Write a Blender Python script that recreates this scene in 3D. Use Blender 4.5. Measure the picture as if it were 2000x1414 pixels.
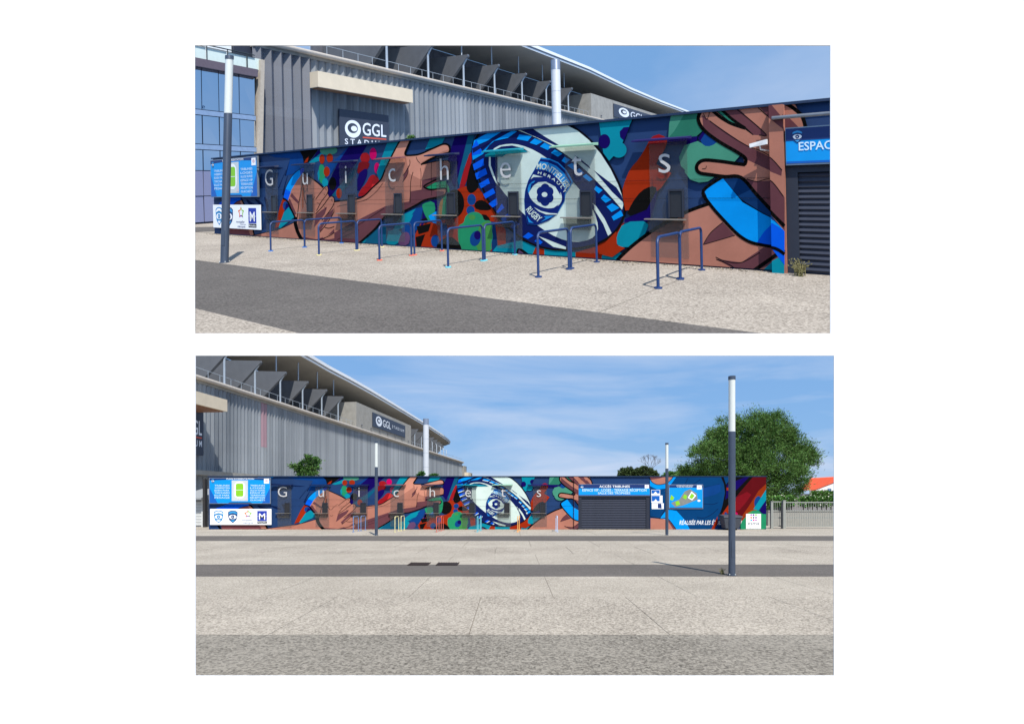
import bpy, math, random
import numpy as np
from mathutils import Vector
from mathutils.geometry import tessellate_polygon

scene = bpy.context.scene
for o in list(bpy.data.objects):
    bpy.data.objects.remove(o)
R = math.radians

# ------------------------------------------------------------------ camera
EYE = 1.68
FPX = 1100.0                       # focal length in pixels of the 2000 px wide picture
HOR = 977.5                        # image row of the level horizon
cam_d = bpy.data.cameras.new("camera")
cam = bpy.data.objects.new("camera", cam_d)
scene.collection.objects.link(cam)
cam_d.sensor_width = 36.0
cam_d.lens = FPX / 2000.0 * 36.0
cam_d.shift_y = (HOR - 707.0) / 2000.0
cam_d.clip_start = 0.05
cam_d.clip_end = 20000.0
cam.location = (0, 0, EYE)
cam.rotation_euler = (R(90), 0, 0)
scene.camera = cam

# ------------------------------------------------------------------ light
SUN_EL, SUN_AZ = 56.0, 160.0       # azimuth clockwise from +Y
sd = Vector((math.sin(R(SUN_AZ)) * math.cos(R(SUN_EL)), math.cos(R(SUN_AZ)) * math.cos(R(SUN_EL)), math.sin(R(SUN_EL))))
sun_d = bpy.data.lights.new("sun", 'SUN')
sun_d.energy = 4.2
sun_d.angle = R(0.53)
sun_d.color = (1.0, 0.955, 0.89)
sun = bpy.data.objects.new("sun", sun_d)
scene.collection.objects.link(sun)
sun.location = (0, -20, 40)
sun.rotation_euler = sd.to_track_quat('Z', 'Y').to_euler()

world = bpy.data.worlds.new("World")
scene.world = world
world.use_nodes = True
wn, wl = world.node_tree.nodes, world.node_tree.links
wn.clear()
w_out = wn.new('ShaderNodeOutputWorld')
w_bg = wn.new('ShaderNodeBackground')
w_bg.inputs['Strength'].default_value = 0.15
w_sky = wn.new('ShaderNodeTexSky')
w_sky.sky_type = 'NISHITA'
w_sky.sun_disc = False
w_sky.sun_elevation = R(SUN_EL)
w_sky.sun_rotation = R(SUN_AZ)
w_sky.altitude = 0
w_sky.air_density = 1.0
w_sky.dust_density = 0.6
w_sky.ozone_density = 1.2
# thin high cloud: noise over the direction projected on a cloud deck
w_tc = wn.new('ShaderNodeTexCoord')
w_sep = wn.new('ShaderNodeSeparateXYZ')
wl.new(w_tc.outputs['Generated'], w_sep.inputs[0])
w_add = wn.new('ShaderNodeMath'); w_add.operation = 'ADD'; w_add.inputs[1].default_value = 0.16
wl.new(w_sep.outputs['Z'], w_add.inputs[0])
w_max = wn.new('ShaderNodeMath'); w_max.operation = 'MAXIMUM'; w_max.inputs[1].default_value = 0.05
wl.new(w_add.outputs[0], w_max.inputs[0])
w_dx = wn.new('ShaderNodeMath'); w_dx.operation = 'DIVIDE'
w_dy = wn.new('ShaderNodeMath'); w_dy.operation = 'DIVIDE'
wl.new(w_sep.outputs['X'], w_dx.inputs[0]); wl.new(w_max.outputs[0], w_dx.inputs[1])
wl.new(w_sep.outputs['Y'], w_dy.inputs[0]); wl.new(w_max.outputs[0], w_dy.inputs[1])
w_cmb = wn.new('ShaderNodeCombineXYZ')
wl.new(w_dx.outputs[0], w_cmb.inputs[0]); wl.new(w_dy.outputs[0], w_cmb.inputs[1])
w_map = wn.new('ShaderNodeMapping')
w_map.inputs['Location'].default_value = (1.5, 6.3, 0)
w_map.inputs['Rotation'].default_value = (0, 0, R(14))
w_map.inputs['Scale'].default_value = (0.55, 0.8, 1)
wl.new(w_cmb.outputs[0], w_map.inputs[0])
w_noi = wn.new('ShaderNodeTexNoise')
w_noi.inputs['Scale'].default_value = 1.15
w_noi.inputs['Detail'].default_value = 7
w_noi.inputs['Roughness'].default_value = 0.55
w_noi.inputs['Distortion'].default_value = 0.5
wl.new(w_map.outputs[0], w_noi.inputs['Vector'])
w_rmp = wn.new('ShaderNodeValToRGB')
w_rmp.color_ramp.elements[0].position = 0.41
w_rmp.color_ramp.elements[0].color = (0, 0, 0, 1)
w_rmp.color_ramp.elements[1].position = 0.70
w_rmp.color_ramp.elements[1].color = (1, 1, 1, 1)
wl.new(w_noi.outputs['Fac'], w_rmp.inputs[0])
w_mix = wn.new('ShaderNodeMix'); w_mix.data_type = 'RGBA'
wl.new(w_rmp.outputs[0], w_mix.inputs['Factor'])
w_hsv = wn.new('ShaderNodeHueSaturation')
w_hsv.inputs['Hue'].default_value = 0.508
w_hsv.inputs['Saturation'].default_value = 1.12
w_hsv.inputs['Value'].default_value = 1.0
wl.new(w_sky.outputs[0], w_hsv.inputs['Color'])
w_haz = wn.new('ShaderNodeMix'); w_haz.data_type = 'RGBA'   # even thin haze over the whole sky
w_haz.inputs['Factor'].default_value = 0.88
w_haz.inputs['B'].default_value = (0.98, 2.02, 3.72, 1)
wl.new(w_hsv.outputs[0], w_haz.inputs['A'])
wl.new(w_haz.outputs['Result'], w_mix.inputs['A'])
w_mix.inputs['B'].default_value = (3.0, 3.5, 4.45, 1)
wl.new(w_mix.outputs['Result'], w_bg.inputs['Color'])
wl.new(w_bg.outputs[0], w_out.inputs[0])

scene.view_settings.view_transform = 'Standard'
scene.view_settings.look = 'None'
scene.view_settings.exposure = 0.44
scene.view_settings.gamma = 1.0
scene.cycles.max_bounces = 6
scene.cycles.transparent_max_bounces = 12

# ------------------------------------------------------------------ two places
# Both pictures on the page show one ticket wall from two standpoints; each is a
# place of its own.  c(X, depth, z): place coordinates as seen from its standpoint;
# w(u, w, z): metres along the ticket wall, behind it, above its foot.
TH, X0U, Z0U = 0.638155, -12.31, 23.24
CT, ST = math.cos(TH), math.sin(TH)

class Place:
    pass

class LowerPlace(Place):
    tag = 'lower'
    S = 1.0
    shift = 0.5
    def c(self, X, D, z):
        return (X, D, z)
    def w(self, u, w, z):
        return self.c(u - 17.76, w + 33.0, z)
    def px(self, x, y, D):            # picture point at a depth
        return ((x - 1000) / FPX * D, D, EYE + (HOR - y) / FPX * D)
    def gp(self, x, y):               # picture point on the ground
        D = EYE * FPX / (y - HOR)
        return ((x - 1000) / FPX * D, D, 0)

class UpperPlace(Place):
    tag = 'upper'
    S = 20.0                          # it is a far and large place on a rising slope
    shift = 0.0
    RISE = (HOR - 365.0) / FPX
    ROLL = 0.021
    def c(self, X, D, z):
        y = z - EYE
        cr, sr = math.cos(self.ROLL), math.sin(self.ROLL)
        X2, Y2 = X * cr - y * sr, X * sr + y * cr
        return (self.S * X2, self.S * D, EYE + self.S * (Y2 + self.RISE * D))
    def w(self, u, w, z):
        return self.c(X0U + u * CT + w * ST, Z0U - u * ST + w * CT, z)
    def de(self, x, y):
        cr, sr = math.cos(self.ROLL), math.sin(self.ROLL)
        dx, dy = x - 1000, y - 365
        return dx * cr - dy * sr, dx * sr + dy * cr
    def px(self, x, y, D):
        a, b = self.de(x, y)
        return (a / FPX * D, D, EYE - b / FPX * D)
    def gp(self, x, y):
        a, b = self.de(x, y)
        D = EYE * FPX / b
        return (a / FPX * D, D, 0)
    def uv(self, x, y):               # picture point on the ticket wall
        a, b = self.de(x, y)
        t = a / FPX
        u = (t * Z0U - X0U) / (CT + t * ST)
        Z = Z0U - u * ST
        return u, EYE - b / FPX * Z

LOW, UPP = LowerPlace(), UpperPlace()

class Frame:
    """local axes (s along, n outward, z up) standing in a place"""
    def __init__(self, P, ox, oy, dx, dy):
        l = math.hypot(dx, dy)
        self.P, self.ox, self.oy, self.dx, self.dy = P, ox, oy, dx / l, dy / l
        self.S = P.S
    def __call__(self, s, n, z):
        return self.P.c(self.ox + s * self.dx + n * self.dy, self.oy + s * self.dy - n * self.dx, z)
    def s_at(self, x, y=None):        # where the sight line of picture column x meets n=0
        if self.P is UPP:
            a, _ = UPP.de(x, y if y is not None else 200)
        else:
            a = x - 1000
        t = a / FPX
        return (t * self.oy - self.ox) / (self.dx - t * self.dy)

# ------------------------------------------------------------------ materials
def lin(c):
    c = c / 255.0
    return c / 12.92 if c <= 0.04045 else ((c + 0.055) / 1.055) ** 2.4
MATS = {}
def base_mat(name):
    m = bpy.data.materials.new(name)
    m.use_nodes = True
    return m, m.node_tree.nodes, m.node_tree.links, m.node_tree.nodes['Principled BSDF']
def paint(name, rgb, rough=0.55, metal=0.0, var=0.10, scale=6.0, S=1.0, bump=0.0, k=1.0, spec=0.3):
    key = (name, S)
    if key in MATS:
        return MATS[key]
    m, n, l, b = base_mat(name)
    col = [min(0.92, lin(c) * k) for c in rgb]
    tc = n.new('ShaderNodeTexCoord')
    no = n.new('ShaderNodeTexNoise')
    no.inputs['Scale'].default_value = scale / S
    no.inputs['Detail'].default_value = 6
    no.inputs['Roughness'].default_value = 0.65
    l.new(tc.outputs['Object'], no.inputs['Vector'])
    mr = n.new('ShaderNodeMapRange')
    mr.inputs['From Min'].default_value = 0.3; mr.inputs['From Max'].default_value = 0.7
    mr.inputs['To Min'].default_value = 1 - var; mr.inputs['To Max'].default_value = 1 + var
    l.new(no.outputs['Fac'], mr.inputs['Value'])
    mx = n.new('ShaderNodeVectorMath'); mx.operation = 'SCALE'
    mx.inputs[0].default_value = col
    l.new(mr.outputs[0], mx.inputs['Scale'])
    l.new(mx.outputs[0], b.inputs['Base Color'])
    b.inputs['Roughness'].default_value = rough
    b.inputs['Metallic'].default_value = metal
    b.inputs['Specular IOR Level'].default_value = spec
    if bump:
        bp = n.new('ShaderNodeBump')
        bp.inputs['Strength'].default_value = bump
        bp.inputs['Distance'].default_value = 0.02 * S
        l.new(no.outputs['Fac'], bp.inputs['Height'])
        l.new(bp.outputs[0], b.inputs['Normal'])
    MATS[key] = m
    return m
def aggregate(name, dark, light, S=1.0, grain=26.0, patch=0.35, contrast=1.0):
    """exposed aggregate / asphalt: stone grains, finer grit and large worn patches"""
    key = (name, S)
    if key in MATS:
        return MATS[key]
    m, n, l, b = base_mat(name)
    ge = n.new('ShaderNodeNewGeometry')
    mp = n.new('ShaderNodeMapping')
    mp.inputs['Scale'].default_value = (1 / S, 1 / S, 1 / S)
    l.new(ge.outputs['Position'], mp.inputs[0])
    vo = n.new('ShaderNodeTexVoronoi'); vo.inputs['Scale'].default_value = grain
    l.new(mp.outputs[0], vo.inputs['Vector'])
    g1 = n.new('ShaderNodeTexNoise'); g1.inputs['Scale'].default_value = grain * 0.8; g1.inputs['Detail'].default_value = 5; g1.inputs['Roughness'].default_value = 0.75
    l.new(mp.outputs[0], g1.inputs['Vector'])
    g2 = n.new('ShaderNodeTexNoise'); g2.inputs['Scale'].default_value = 0.45; g2.inputs['Detail'].default_value = 8; g2.inputs['Roughness'].default_value = 0.62
    l.new(mp.outputs[0], g2.inputs['Vector'])
    sp = n.new('ShaderNodeSeparateColor')
    l.new(vo.outputs['Color'], sp.inputs[0])
    a1 = n.new('ShaderNodeMath'); a1.operation = 'MULTIPLY_ADD'; a1.inputs[1].default_value = 0.55 * contrast
    l.new(sp.outputs[0], a1.inputs[0])
    mr = n.new('ShaderNodeMapRange'); mr.inputs['From Min'].default_value = 0.3; mr.inputs['From Max'].default_value = 0.7
    mr.inputs['To Min'].default_value = 0.22 - 0.32 * contrast; mr.inputs['To Max'].default_value = 0.22 + 0.32 * contrast
    l.new(g1.outputs['Fac'], mr.inputs['Value'])
    l.new(mr.outputs[0], a1.inputs[2])
    m2 = n.new('ShaderNodeMapRange'); m2.inputs['From Min'].default_value = 0.3; m2.inputs['From Max'].default_value = 0.7
    m2.inputs['To Min'].default_value = -patch; m2.inputs['To Max'].default_value = patch
    l.new(g2.outputs['Fac'], m2.inputs['Value'])
    a2 = n.new('ShaderNodeMath'); a2.operation = 'ADD'; a2.use_clamp = True
    l.new(a1.outputs[0], a2.inputs[0]); l.new(m2.outputs[0], a2.inputs[1])
    mx = n.new('ShaderNodeMix'); mx.data_type = 'RGBA'
    mx.inputs['A'].default_value = [lin(c) for c in dark] + [1]
    mx.inputs['B'].default_value = [lin(c) for c in light] + [1]
    l.new(a2.outputs[0], mx.inputs['Factor'])
    # trodden gum spots and pale dry scuffs
    wob = n.new('ShaderNodeTexNoise'); wob.inputs['Scale'].default_value = 3.0
    l.new(mp.outputs[0], wob.inputs['Vector'])
    wv = n.new('ShaderNodeVectorMath'); wv.operation = 'MULTIPLY_ADD'; wv.inputs[1].default_value = (.25, .25, .25)
    l.new(wob.outputs['Color'], wv.inputs[0]); l.new(mp.outputs[0], wv.inputs[2])
    gv = n.new('ShaderNodeTexVoronoi'); gv.inputs['Scale'].default_value = 1.7
    l.new(mp.outputs[0], gv.inputs['Vector'])
    gr = n.new('ShaderNodeMapRange'); gr.inputs['From Min'].default_value = 0.025; gr.inputs['From Max'].default_value = 0.07
    gr.inputs['To Min'].default_value = 0.70; gr.inputs['To Max'].default_value = 1.0
    l.new(gv.outputs['Distance'], gr.inputs['Value'])
    sv = n.new('ShaderNodeTexNoise'); sv.inputs['Scale'].default_value = 0.8; sv.inputs['Detail'].default_value = 3; sv.inputs['Distortion'].default_value = 1.2
    l.new(wv.outputs[0], sv.inputs['Vector'])
    sr = n.new('ShaderNodeMapRange'); sr.inputs['From Min'].default_value = 0.60; sr.inputs['From Max'].default_value = 0.74
    sr.inputs['To Min'].default_value = 1.0; sr.inputs['To Max'].default_value = 1.13
    l.new(sv.outputs['Fac'], sr.inputs['Value'])
    mm = n.new('ShaderNodeMath'); mm.operation = 'MULTIPLY'
    l.new(gr.outputs[0], mm.inputs[0]); l.new(sr.outputs[0], mm.inputs[1])
    sc = n.new('ShaderNodeVectorMath'); sc.operation = 'SCALE'
    l.new(mx.outputs['Result'], sc.inputs[0]); l.new(mm.outputs[0], sc.inputs['Scale'])
    l.new(sc.outputs[0], b.inputs['Base Color'])
    b.inputs['Roughness'].default_value = 0.9
    b.inputs['Specular IOR Level'].default_value = 0.15
    bp = n.new('ShaderNodeBump'); bp.inputs['Strength'].default_value = 0.25; bp.inputs['Distance'].default_value = 0.006 * S
    l.new(a1.outputs[0], bp.inputs['Height'])
    l.new(bp.outputs[0], b.inputs['Normal'])
    MATS[key] = m
    return m
def film(name, rgb, alpha, rough=0.6, S=1.0):
    """translucent sheet: part of the light goes straight through"""
    key = (name, S)
    if key in MATS:
        return MATS[key]
    m, n, l, b = base_mat(name)
    b.inputs['Base Color'].default_value = [lin(c) for c in rgb] + [1]
    b.inputs['Roughness'].default_value = rough
    b.inputs['Specular IOR Level'].default_value = 0.05
    tr = n.new('ShaderNodeBsdfTransparent')
    mx = n.new('ShaderNodeMixShader')
    mx.inputs[0].default_value = alpha
    out = n['Material Output']
    l.new(tr.outputs[0], mx.inputs[1]); l.new(b.outputs[0], mx.inputs[2])
    l.new(mx.outputs[0], out.inputs[0])
    MATS[key] = m
    return m
def glass_mat(name, rgb, rough=0.03, S=1.0, spec=0.9, metal=1.0):
    key = (name, S)
    if key in MATS:
        return MATS[key]
    m, n, l, b = base_mat(name)
    b.inputs['Base Color'].default_value = [lin(c) for c in rgb] + [1]
    b.inputs['Roughness'].default_value = rough
    b.inputs['Specular IOR Level'].default_value = spec
    b.inputs['Metallic'].default_value = metal
    MATS[key] = m
    return m
def cladding(name, S, dark=(122, 128, 134), light=(184, 189, 192), alpha=0.55):
    """milky ribbed polycarbonate: blue grey with vertical flutes and dusty bands"""
    key = (name, S)
    if key in MATS:
        return MATS[key]
    m, n, l, b = base_mat(name)
    tc = n.new('ShaderNodeTexCoord')
    ge = n.new('ShaderNodeNewGeometry')
    oi = n.new('ShaderNodeObjectInfo')
    mp = n.new('ShaderNodeMapping'); mp.inputs['Scale'].default_value = (0.25 / S, 0.25 / S, 0.05 / S)
    l.new(ge.outputs['Position'], mp.inputs[0])
    no = n.new('ShaderNodeTexNoise'); no.inputs['Scale'].default_value = 1.0; no.inputs['Detail'].default_value = 5
    l.new(mp.outputs[0], no.inputs['Vector'])
    ad = n.new('ShaderNodeMath'); ad.operation = 'MULTIPLY_ADD'; ad.inputs[1].default_value = 0.35
    l.new(oi.outputs['Random'], ad.inputs[0]); l.new(no.outputs['Fac'], ad.inputs[2])
    mr = n.new('ShaderNodeMapRange'); mr.inputs['From Min'].default_value = 0.35; mr.inputs['From Max'].default_value = 1.0
    l.new(ad.outputs[0], mr.inputs['Value'])
    mx = n.new('ShaderNodeMix'); mx.data_type = 'RGBA'
    mx.inputs['A'].default_value = [lin(c) for c in dark] + [1]
    mx.inputs['B'].default_value = [lin(c) for c in light] + [1]
    l.new(mr.outputs[0], mx.inputs['Factor'])
    l.new(mx.outputs['Result'], b.inputs['Base Color'])
    b.inputs['Roughness'].default_value = 0.35
    b.inputs['Specular IOR Level'].default_value = 0.5
    tr = n.new('ShaderNodeBsdfTransparent')
    tr.inputs[0].default_value = (0.86, 0.90, 0.96, 1)
    ms = n.new('ShaderNodeMixShader'); ms.inputs[0].default_value = alpha
    l.new(tr.outputs[0], ms.inputs[1]); l.new(b.outputs[0], ms.inputs[2])
    l.new(ms.outputs[0], n['Material Output'].inputs[0])
    MATS[key] = m
    return m

# ------------------------------------------------------------------ mesh builder
COL = scene.collection
class MB:
    """collects faces in local coordinates of a mapping F and links them as one mesh"""
    def __init__(self, F):
        self.F, self.v, self.f, self.m, self.s, self.mats = F, [], [], [], [], []
    def mi(self, mat):
        if mat not in self.mats:
            self.mats.append(mat)
        return self.mats.index(mat)
    def face(self, pts, mat, smooth=False):
        i = len(self.v)
        self.v += [tuple(p) for p in pts]
        self.f.append(tuple(range(i, i + len(pts))))
        self.m.append(self.mi(mat)); self.s.append(smooth)
    def tris(self, pts, tri, mat):
        i = len(self.v)
        self.v += [tuple(p) for p in pts]
        k = self.mi(mat)
        for t in tri:
            self.f.append(tuple(i + a for a in t)); self.m.append(k); self.s.append(False)
    def hexa(self, c, mat):
        """c: 8 corners, bottom ring then top ring"""
        i = len(self.v)
        self.v += [tuple(p) for p in c]
        k = self.mi(mat)
        for q in ((3, 2, 1, 0), (4, 5, 6, 7), (0, 1, 5, 4), (1, 2, 6, 5), (2, 3, 7, 6), (3, 0, 4, 7)):
            self.f.append(tuple(i + a for a in q)); self.m.append(k); self.s.append(False)
    def box(self, x0, x1, y0, y1, z0, z1, mat):
        self.hexa([(x0, y0, z0), (x1, y0, z0), (x1, y1, z0), (x0, y1, z0),
                   (x0, y0, z1), (x1, y0, z1), (x1, y1, z1), (x0, y1, z1)], mat)
    def tube(self, pts, r, mat, n=10, cap=True, r1=None):
        """round bar along a polyline; r may taper to r1"""
        P = [Vector(p) for p in pts]
        rings = []
        k = self.mi(mat)
        up = None
        for j, p in enumerate(P):
            d = (P[min(j + 1, len(P) - 1)] - P[max(j - 1, 0)]).normalized()
            if up is None:
                up = Vector((0, 0, 1)) if abs(d.z) < 0.9 else Vector((1, 0, 0))
            a = d.cross(up)
            if a.length < 1e-4:
                a = d.cross(Vector((0, 1, 0)))
            a.normalize()
            b = a.cross(d).normalized()
            up = b
            rr = r if r1 is None else r + (r1 - r) * j / (len(P) - 1)
            i = len(self.v)
            for q in range(n):
                t = 2 * math.pi * q / n
                self.v.append(tuple(p + a * (rr * math.cos(t)) + b * (rr * math.sin(t))))
            rings.append(i)
        for j in range(len(rings) - 1):
            for q in range(n):
                self.f.append((rings[j] + q, rings[j] + (q + 1) % n, rings[j + 1] + (q + 1) % n, rings[j + 1] + q))
                self.m.append(k); self.s.append(True)
        if cap:
            for rg, rev in ((rings[0], -1), (rings[-1], 1)):      # caps get corners of their own
                i = len(self.v)
                self.v += [self.v[rg + q] for q in range(n)]
                self.f.append(tuple(range(i, i + n))[::rev]); self.m.append(k); self.s.append(False)
    def prism(self, poly, axis, a0, a1, mat):
        """polygon in the two other axes pushed along axis ('x','y','z')"""
        def P(p, a):
            return {'x': (a, p[0], p[1]), 'y': (p[0], a, p[1]), 'z': (p[0], p[1], a)}[axis]
        n = len(poly)
        tri = tessellate_polygon([[Vector((p[0], p[1], 0)) for p in poly]])
        self.tris([P(p, a0) for p in poly], tri, mat)
        self.tris([P(p, a1) for p in poly], tri, mat)
        for j in range(n):
            self.face([P(poly[j], a0), P(poly[(j + 1) % n], a0), P(poly[(j + 1) % n], a1), P(poly[j], a1)], mat)
    def mesh(self, name, origin=(0, 0, 0)):
        o = Vector(self.F(*origin))
        me = bpy.data.meshes.new(name)
        me.from_pydata([tuple(Vector(self.F(*p)) - o) for p in self.v], [], self.f)
        for m in self.mats:
            me.materials.append(m)
        me.polygons.foreach_set('material_index', self.m)
        me.polygons.foreach_set('use_smooth', self.s)
        me.update()
        return me, o
    def build(self, name, parent=None, origin=(0, 0, 0)):
        me, o = self.mesh(name, origin)
        ob = bpy.data.objects.new(name, me)
        COL.objects.link(ob)
        if parent is not None:
            ob.parent = parent
            ob.location = o - wloc(parent)
        else:
            ob.location = o
        return ob
def wloc(o):
    v = Vector((0, 0, 0))
    while o is not None:
        v = v + o.location
        o = o.parent
    return v
def put(me, name, F, origin, parent):
    """another object on a mesh that exists"""
    ob = bpy.data.objects.new(name, me)
    COL.objects.link(ob)
    ob.parent = parent
    ob.location = Vector(F(*origin)) - wloc(parent)
    return ob
def tag(o, label, cat, group=None, kind=None):
    o['label'] = label; o['category'] = cat
    if group: o['group'] = group
    if kind: o['kind'] = kind
    return o
def thing(name, F, base, label, cat, group=None):
    o = bpy.data.objects.new(name, None)
    o.empty_display_size = 0.2
    COL.objects.link(o)
    o.location = F(*base)
    return tag(o, label, cat, group)
def structure(o):
    o['kind'] = 'structure'
    return o

_TX = {}
def text2d(txt, bold=0.0, slant=0.0):
    """built-in letter shapes as triangles, height of a capital = 1, left edge 0"""
    key = (txt, bold, slant)
    if key not in _TX:
        cu = bpy.data.curves.new('t', 'FONT')
        cu.body = txt
        cu.offset = bold
        cu.shear = slant
        cu.resolution_u = 3
        ob = bpy.data.objects.new('t', cu)
        COL.objects.link(ob)
        dg = bpy.context.evaluated_depsgraph_get()
        me = bpy.data.meshes.new_from_object(ob.evaluated_get(dg))
        v = np.array([p.co[:2] for p in me.vertices]) if len(me.vertices) else np.zeros((0, 2))
        me.calc_loop_triangles()
        t = [tuple(x.vertices) for x in me.loop_triangles]
        bpy.data.objects.remove(ob); bpy.data.curves.remove(cu); bpy.data.meshes.remove(me)
        v = v / 0.69
        v[:, 0] -= v[:, 0].min()
        _TX[key] = (v, t, v[:, 0].max())
    return _TX[key]
def put_text(mb, txt, mat, fn, width=None, bold=0.0, slant=0.0, height=1.0):
    """fn(a, b) -> local point, a along the line in metres, b up from the baseline"""
    v, t, w = text2d(txt, bold, slant)
    kx = (width / w) if width else height
    mb.tris([fn(p[0] * kx, p[1] * height) for p in v], t, mat)

# ------------------------------------------------------------------ the white page
def page():
    D = 2.0
    X = lambda x: (x - 1000) / FPX * D
    Z = lambda y: EYE + (HOR - y) / FPX * D
    white = paint('page_white', (247, 247, 247), rough=0.9, var=0.0, spec=0.0)
    xs = [X(-620), X(380.3), X(381.6), X(1622), X(1629), X(2620)]
    zs = [0.0, Z(1319), Z(694.5), Z(651.3), Z(89), Z(-110)]
    mb = MB(lambda x, y, z: (x, y, z))
    T = 0.003
    def hole(i, j):
        if j == 1: return 2 <= i <= 3
        if j == 3: return 1 <= i <= 2
        return False
    for j in range(5):
        for i in range(5):
            if hole(i, j):
                continue
            a, b, c, d = xs[i], xs[i + 1], zs[j], zs[j + 1]
            mb.face([(a, D, c), (b, D, c), (b, D, d), (a, D, d)], white)
            mb.face([(b, D + T, c), (a, D + T, c), (a, D + T, d), (b, D + T, d)], white)
            for di, dj, e in ((-1, 0, ((a, c), (a, d))), (1, 0, ((b, d), (b, c))), (0, -1, ((b, c), (a, c))), (0, 1, ((a, d), (b, d)))):
                ii, jj = i + di, j + dj
                if not (0 <= ii < 5 and 0 <= jj < 5) or hole(ii, jj):
                    (p, q), (r, s) = e
                    mb.face([(p, D, q), (r, D, s), (r, D + T, s), (p, D + T, q)], white)
    o = mb.build('presentation_board')
    tag(o, 'large plain white presentation board with two wide rectangular openings, one above the other', 'board')
page()

# ------------------------------------------------------------------ ground
def ground_low():
    F = LOW.c
    pale = aggregate('pale_aggregate_paving', (118, 110, 98), (188, 178, 163), grain=44, patch=.15, contrast=1.1)
    mid = aggregate('grey_aggregate_paving', (104, 96, 86), (182, 172, 157), grain=38, contrast=1.4, patch=.16)
    dark = aggregate('dark_aggregate_paving', (76, 71, 64), (148, 141, 129), grain=36, contrast=1.5, patch=.2)
    asph = aggregate('asphalt_strip', (74, 69, 65), (114, 108, 102), grain=44, patch=0.14)
    joint = aggregate('joint_filler', (94, 87, 77), (136, 127, 114), patch=.1)
    g = MB(F)
    g.box(-260, 300, -6, 420, -0.40, -0.006, joint)
    gnd = structure(g.build('ground'))
    D = lambda y: EYE * FPX / (y - HOR)
    strips = [('paving_slab', 33.2, D(1046.3), pale, 3.75, 0.4), ('asphalt_band', D(1046.3), D(1056.0), asph, 0, 0),
              ('paving_slab', D(1056.0), D(1067.6), pale, 2.5, 0.7), ('paving_slab', D(1067.6), D(1081.2), mid, 2.5, -0.55),
              ('paving_slab', D(1081.2), D(1102.0), pale, 2.5, 0.72), ('asphalt_band', D(1102.0), D(1125.5), asph, 0, 0),
              ('paving_slab', D(1125.5), D(1165.5), pale, 2.52, 0.72), ('paving_slab', D(1165.5), D(1239.0), mid, 2.52, 1.98),
              ('paving_slab', D(1239.0), 4.2, dark, 0, 0), ('paving_slab', 4.2, 2.4, pale, 2.52, 1.98)]
    for nm, d1, d0, mat, pitch, off in strips:
        half = 0.68 * d1 + 2.5
        if pitch == 0:
            b = MB(F); b.box(-half - 8, half + 8, d0, d1, -0.005, -0.001, mat)
            b.build(nm, gnd, (0, d0, 0))
            continue
        g2 = 0.005 if d0 < 16 else 0.009
        b = MB(F); b.box(g2, pitch - g2, d0 + 0.002, d1 - 0.002, -0.005, 0.0, mat)
        me, o = b.mesh(nm, (0, d0, 0))
        k0 = math.floor((-half - off) / pitch)
        k1 = math.ceil((half - off) / pitch)
        for k in range(k0, k1):
            put(me, nm, F, (off + k * pitch, d0, 0), gnd)
    # behind and beside the wall the same paving goes on
    b = MB(F); b.box(-200, 260, 33.2, 300, -0.005, -0.002, pale); b.build('paving_field', gnd, (0, 34, 0))
ground_low()

def ground_upp():
    F = UPP.w
    S = UPP.S
    pale = aggregate('pale_aggregate_paving', (104, 96, 87), (174, 165, 153), S=S, grain=40, patch=.16, contrast=1.2)
    asph = aggregate('asphalt_strip', (66, 63, 60), (108, 103, 99), S=S, grain=40, patch=0.14)
    joint = aggregate('joint_filler', (70, 66, 60), (120, 114, 106), S=S)
    # the made ground ends along a straight front edge that faces the viewer's side
    (xa, da), (xb, db) = (-3.58, 6.46), (3.30, 5.90)
    sl = (db - da) / (xb - xa)
    cam_uw = lambda X, D: ((X - X0U) * CT - (D - Z0U) * ST, (X - X0U) * ST + (D - Z0U) * CT)
    def trim(u0, u1, w0, w1, z0, z1, mat, nm, parent):
        poly = [(u0, w0), (u1, w0), (u1, w1), (u0, w1)]
        f = lambda q: (Z0U - q[0] * ST + q[1] * CT) - (da + (X0U + q[0] * CT + q[1] * ST - xa) * sl)
        out = []
        for i in range(4):
            s, e = poly[i], poly[(i + 1) % 4]
            fs, fe = f(s), f(e)
            if fs >= 0: out.append(s)
            if (fs >= 0) != (fe >= 0):
                t = fs / (fs - fe); out.append((s[0] + (e[0] - s[0]) * t, s[1] + (e[1] - s[1]) * t))
        if len(out) < 3: return None
        b = MB(F); b.prism(out, 'z', z0, z1, mat)
        return b.build(nm, parent, (u0, w0, 0))
    gnd = structure(trim(-9, 27.5, -9.4, 0.2, -0.07, -0.006, joint, 'ground', None))
    trim(-9, 27.5, -7.5, -4.7, -0.005, -0.001, asph, 'asphalt_band', gnd)
    trim(-9, 27.5, -9.4, -7.5, -0.005, 0.0, pale, 'paving_band', gnd)
    for k in range(10):
        trim(-9 + k * 3.65 + 0.008, -9 + (k + 1) * 3.65 - 0.008, -4.7, 0.05, -0.005, 0.0, pale, 'paving_slab', gnd)
    b = MB(UPP.c)                                  # forecourt left of and behind the wall
    b.box(-60, -12.0, 20.5, 90, -0.30, -0.006, pale)
    b.build('paving_field', gnd, (0, 24, 0))
    q = MB(UPP.c); q.box(-40, -12.5, 24.6, 28.0, -0.006, -0.002, asph); q.build('asphalt_band', gnd, (0, 25, 0))
ground_upp()

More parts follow.
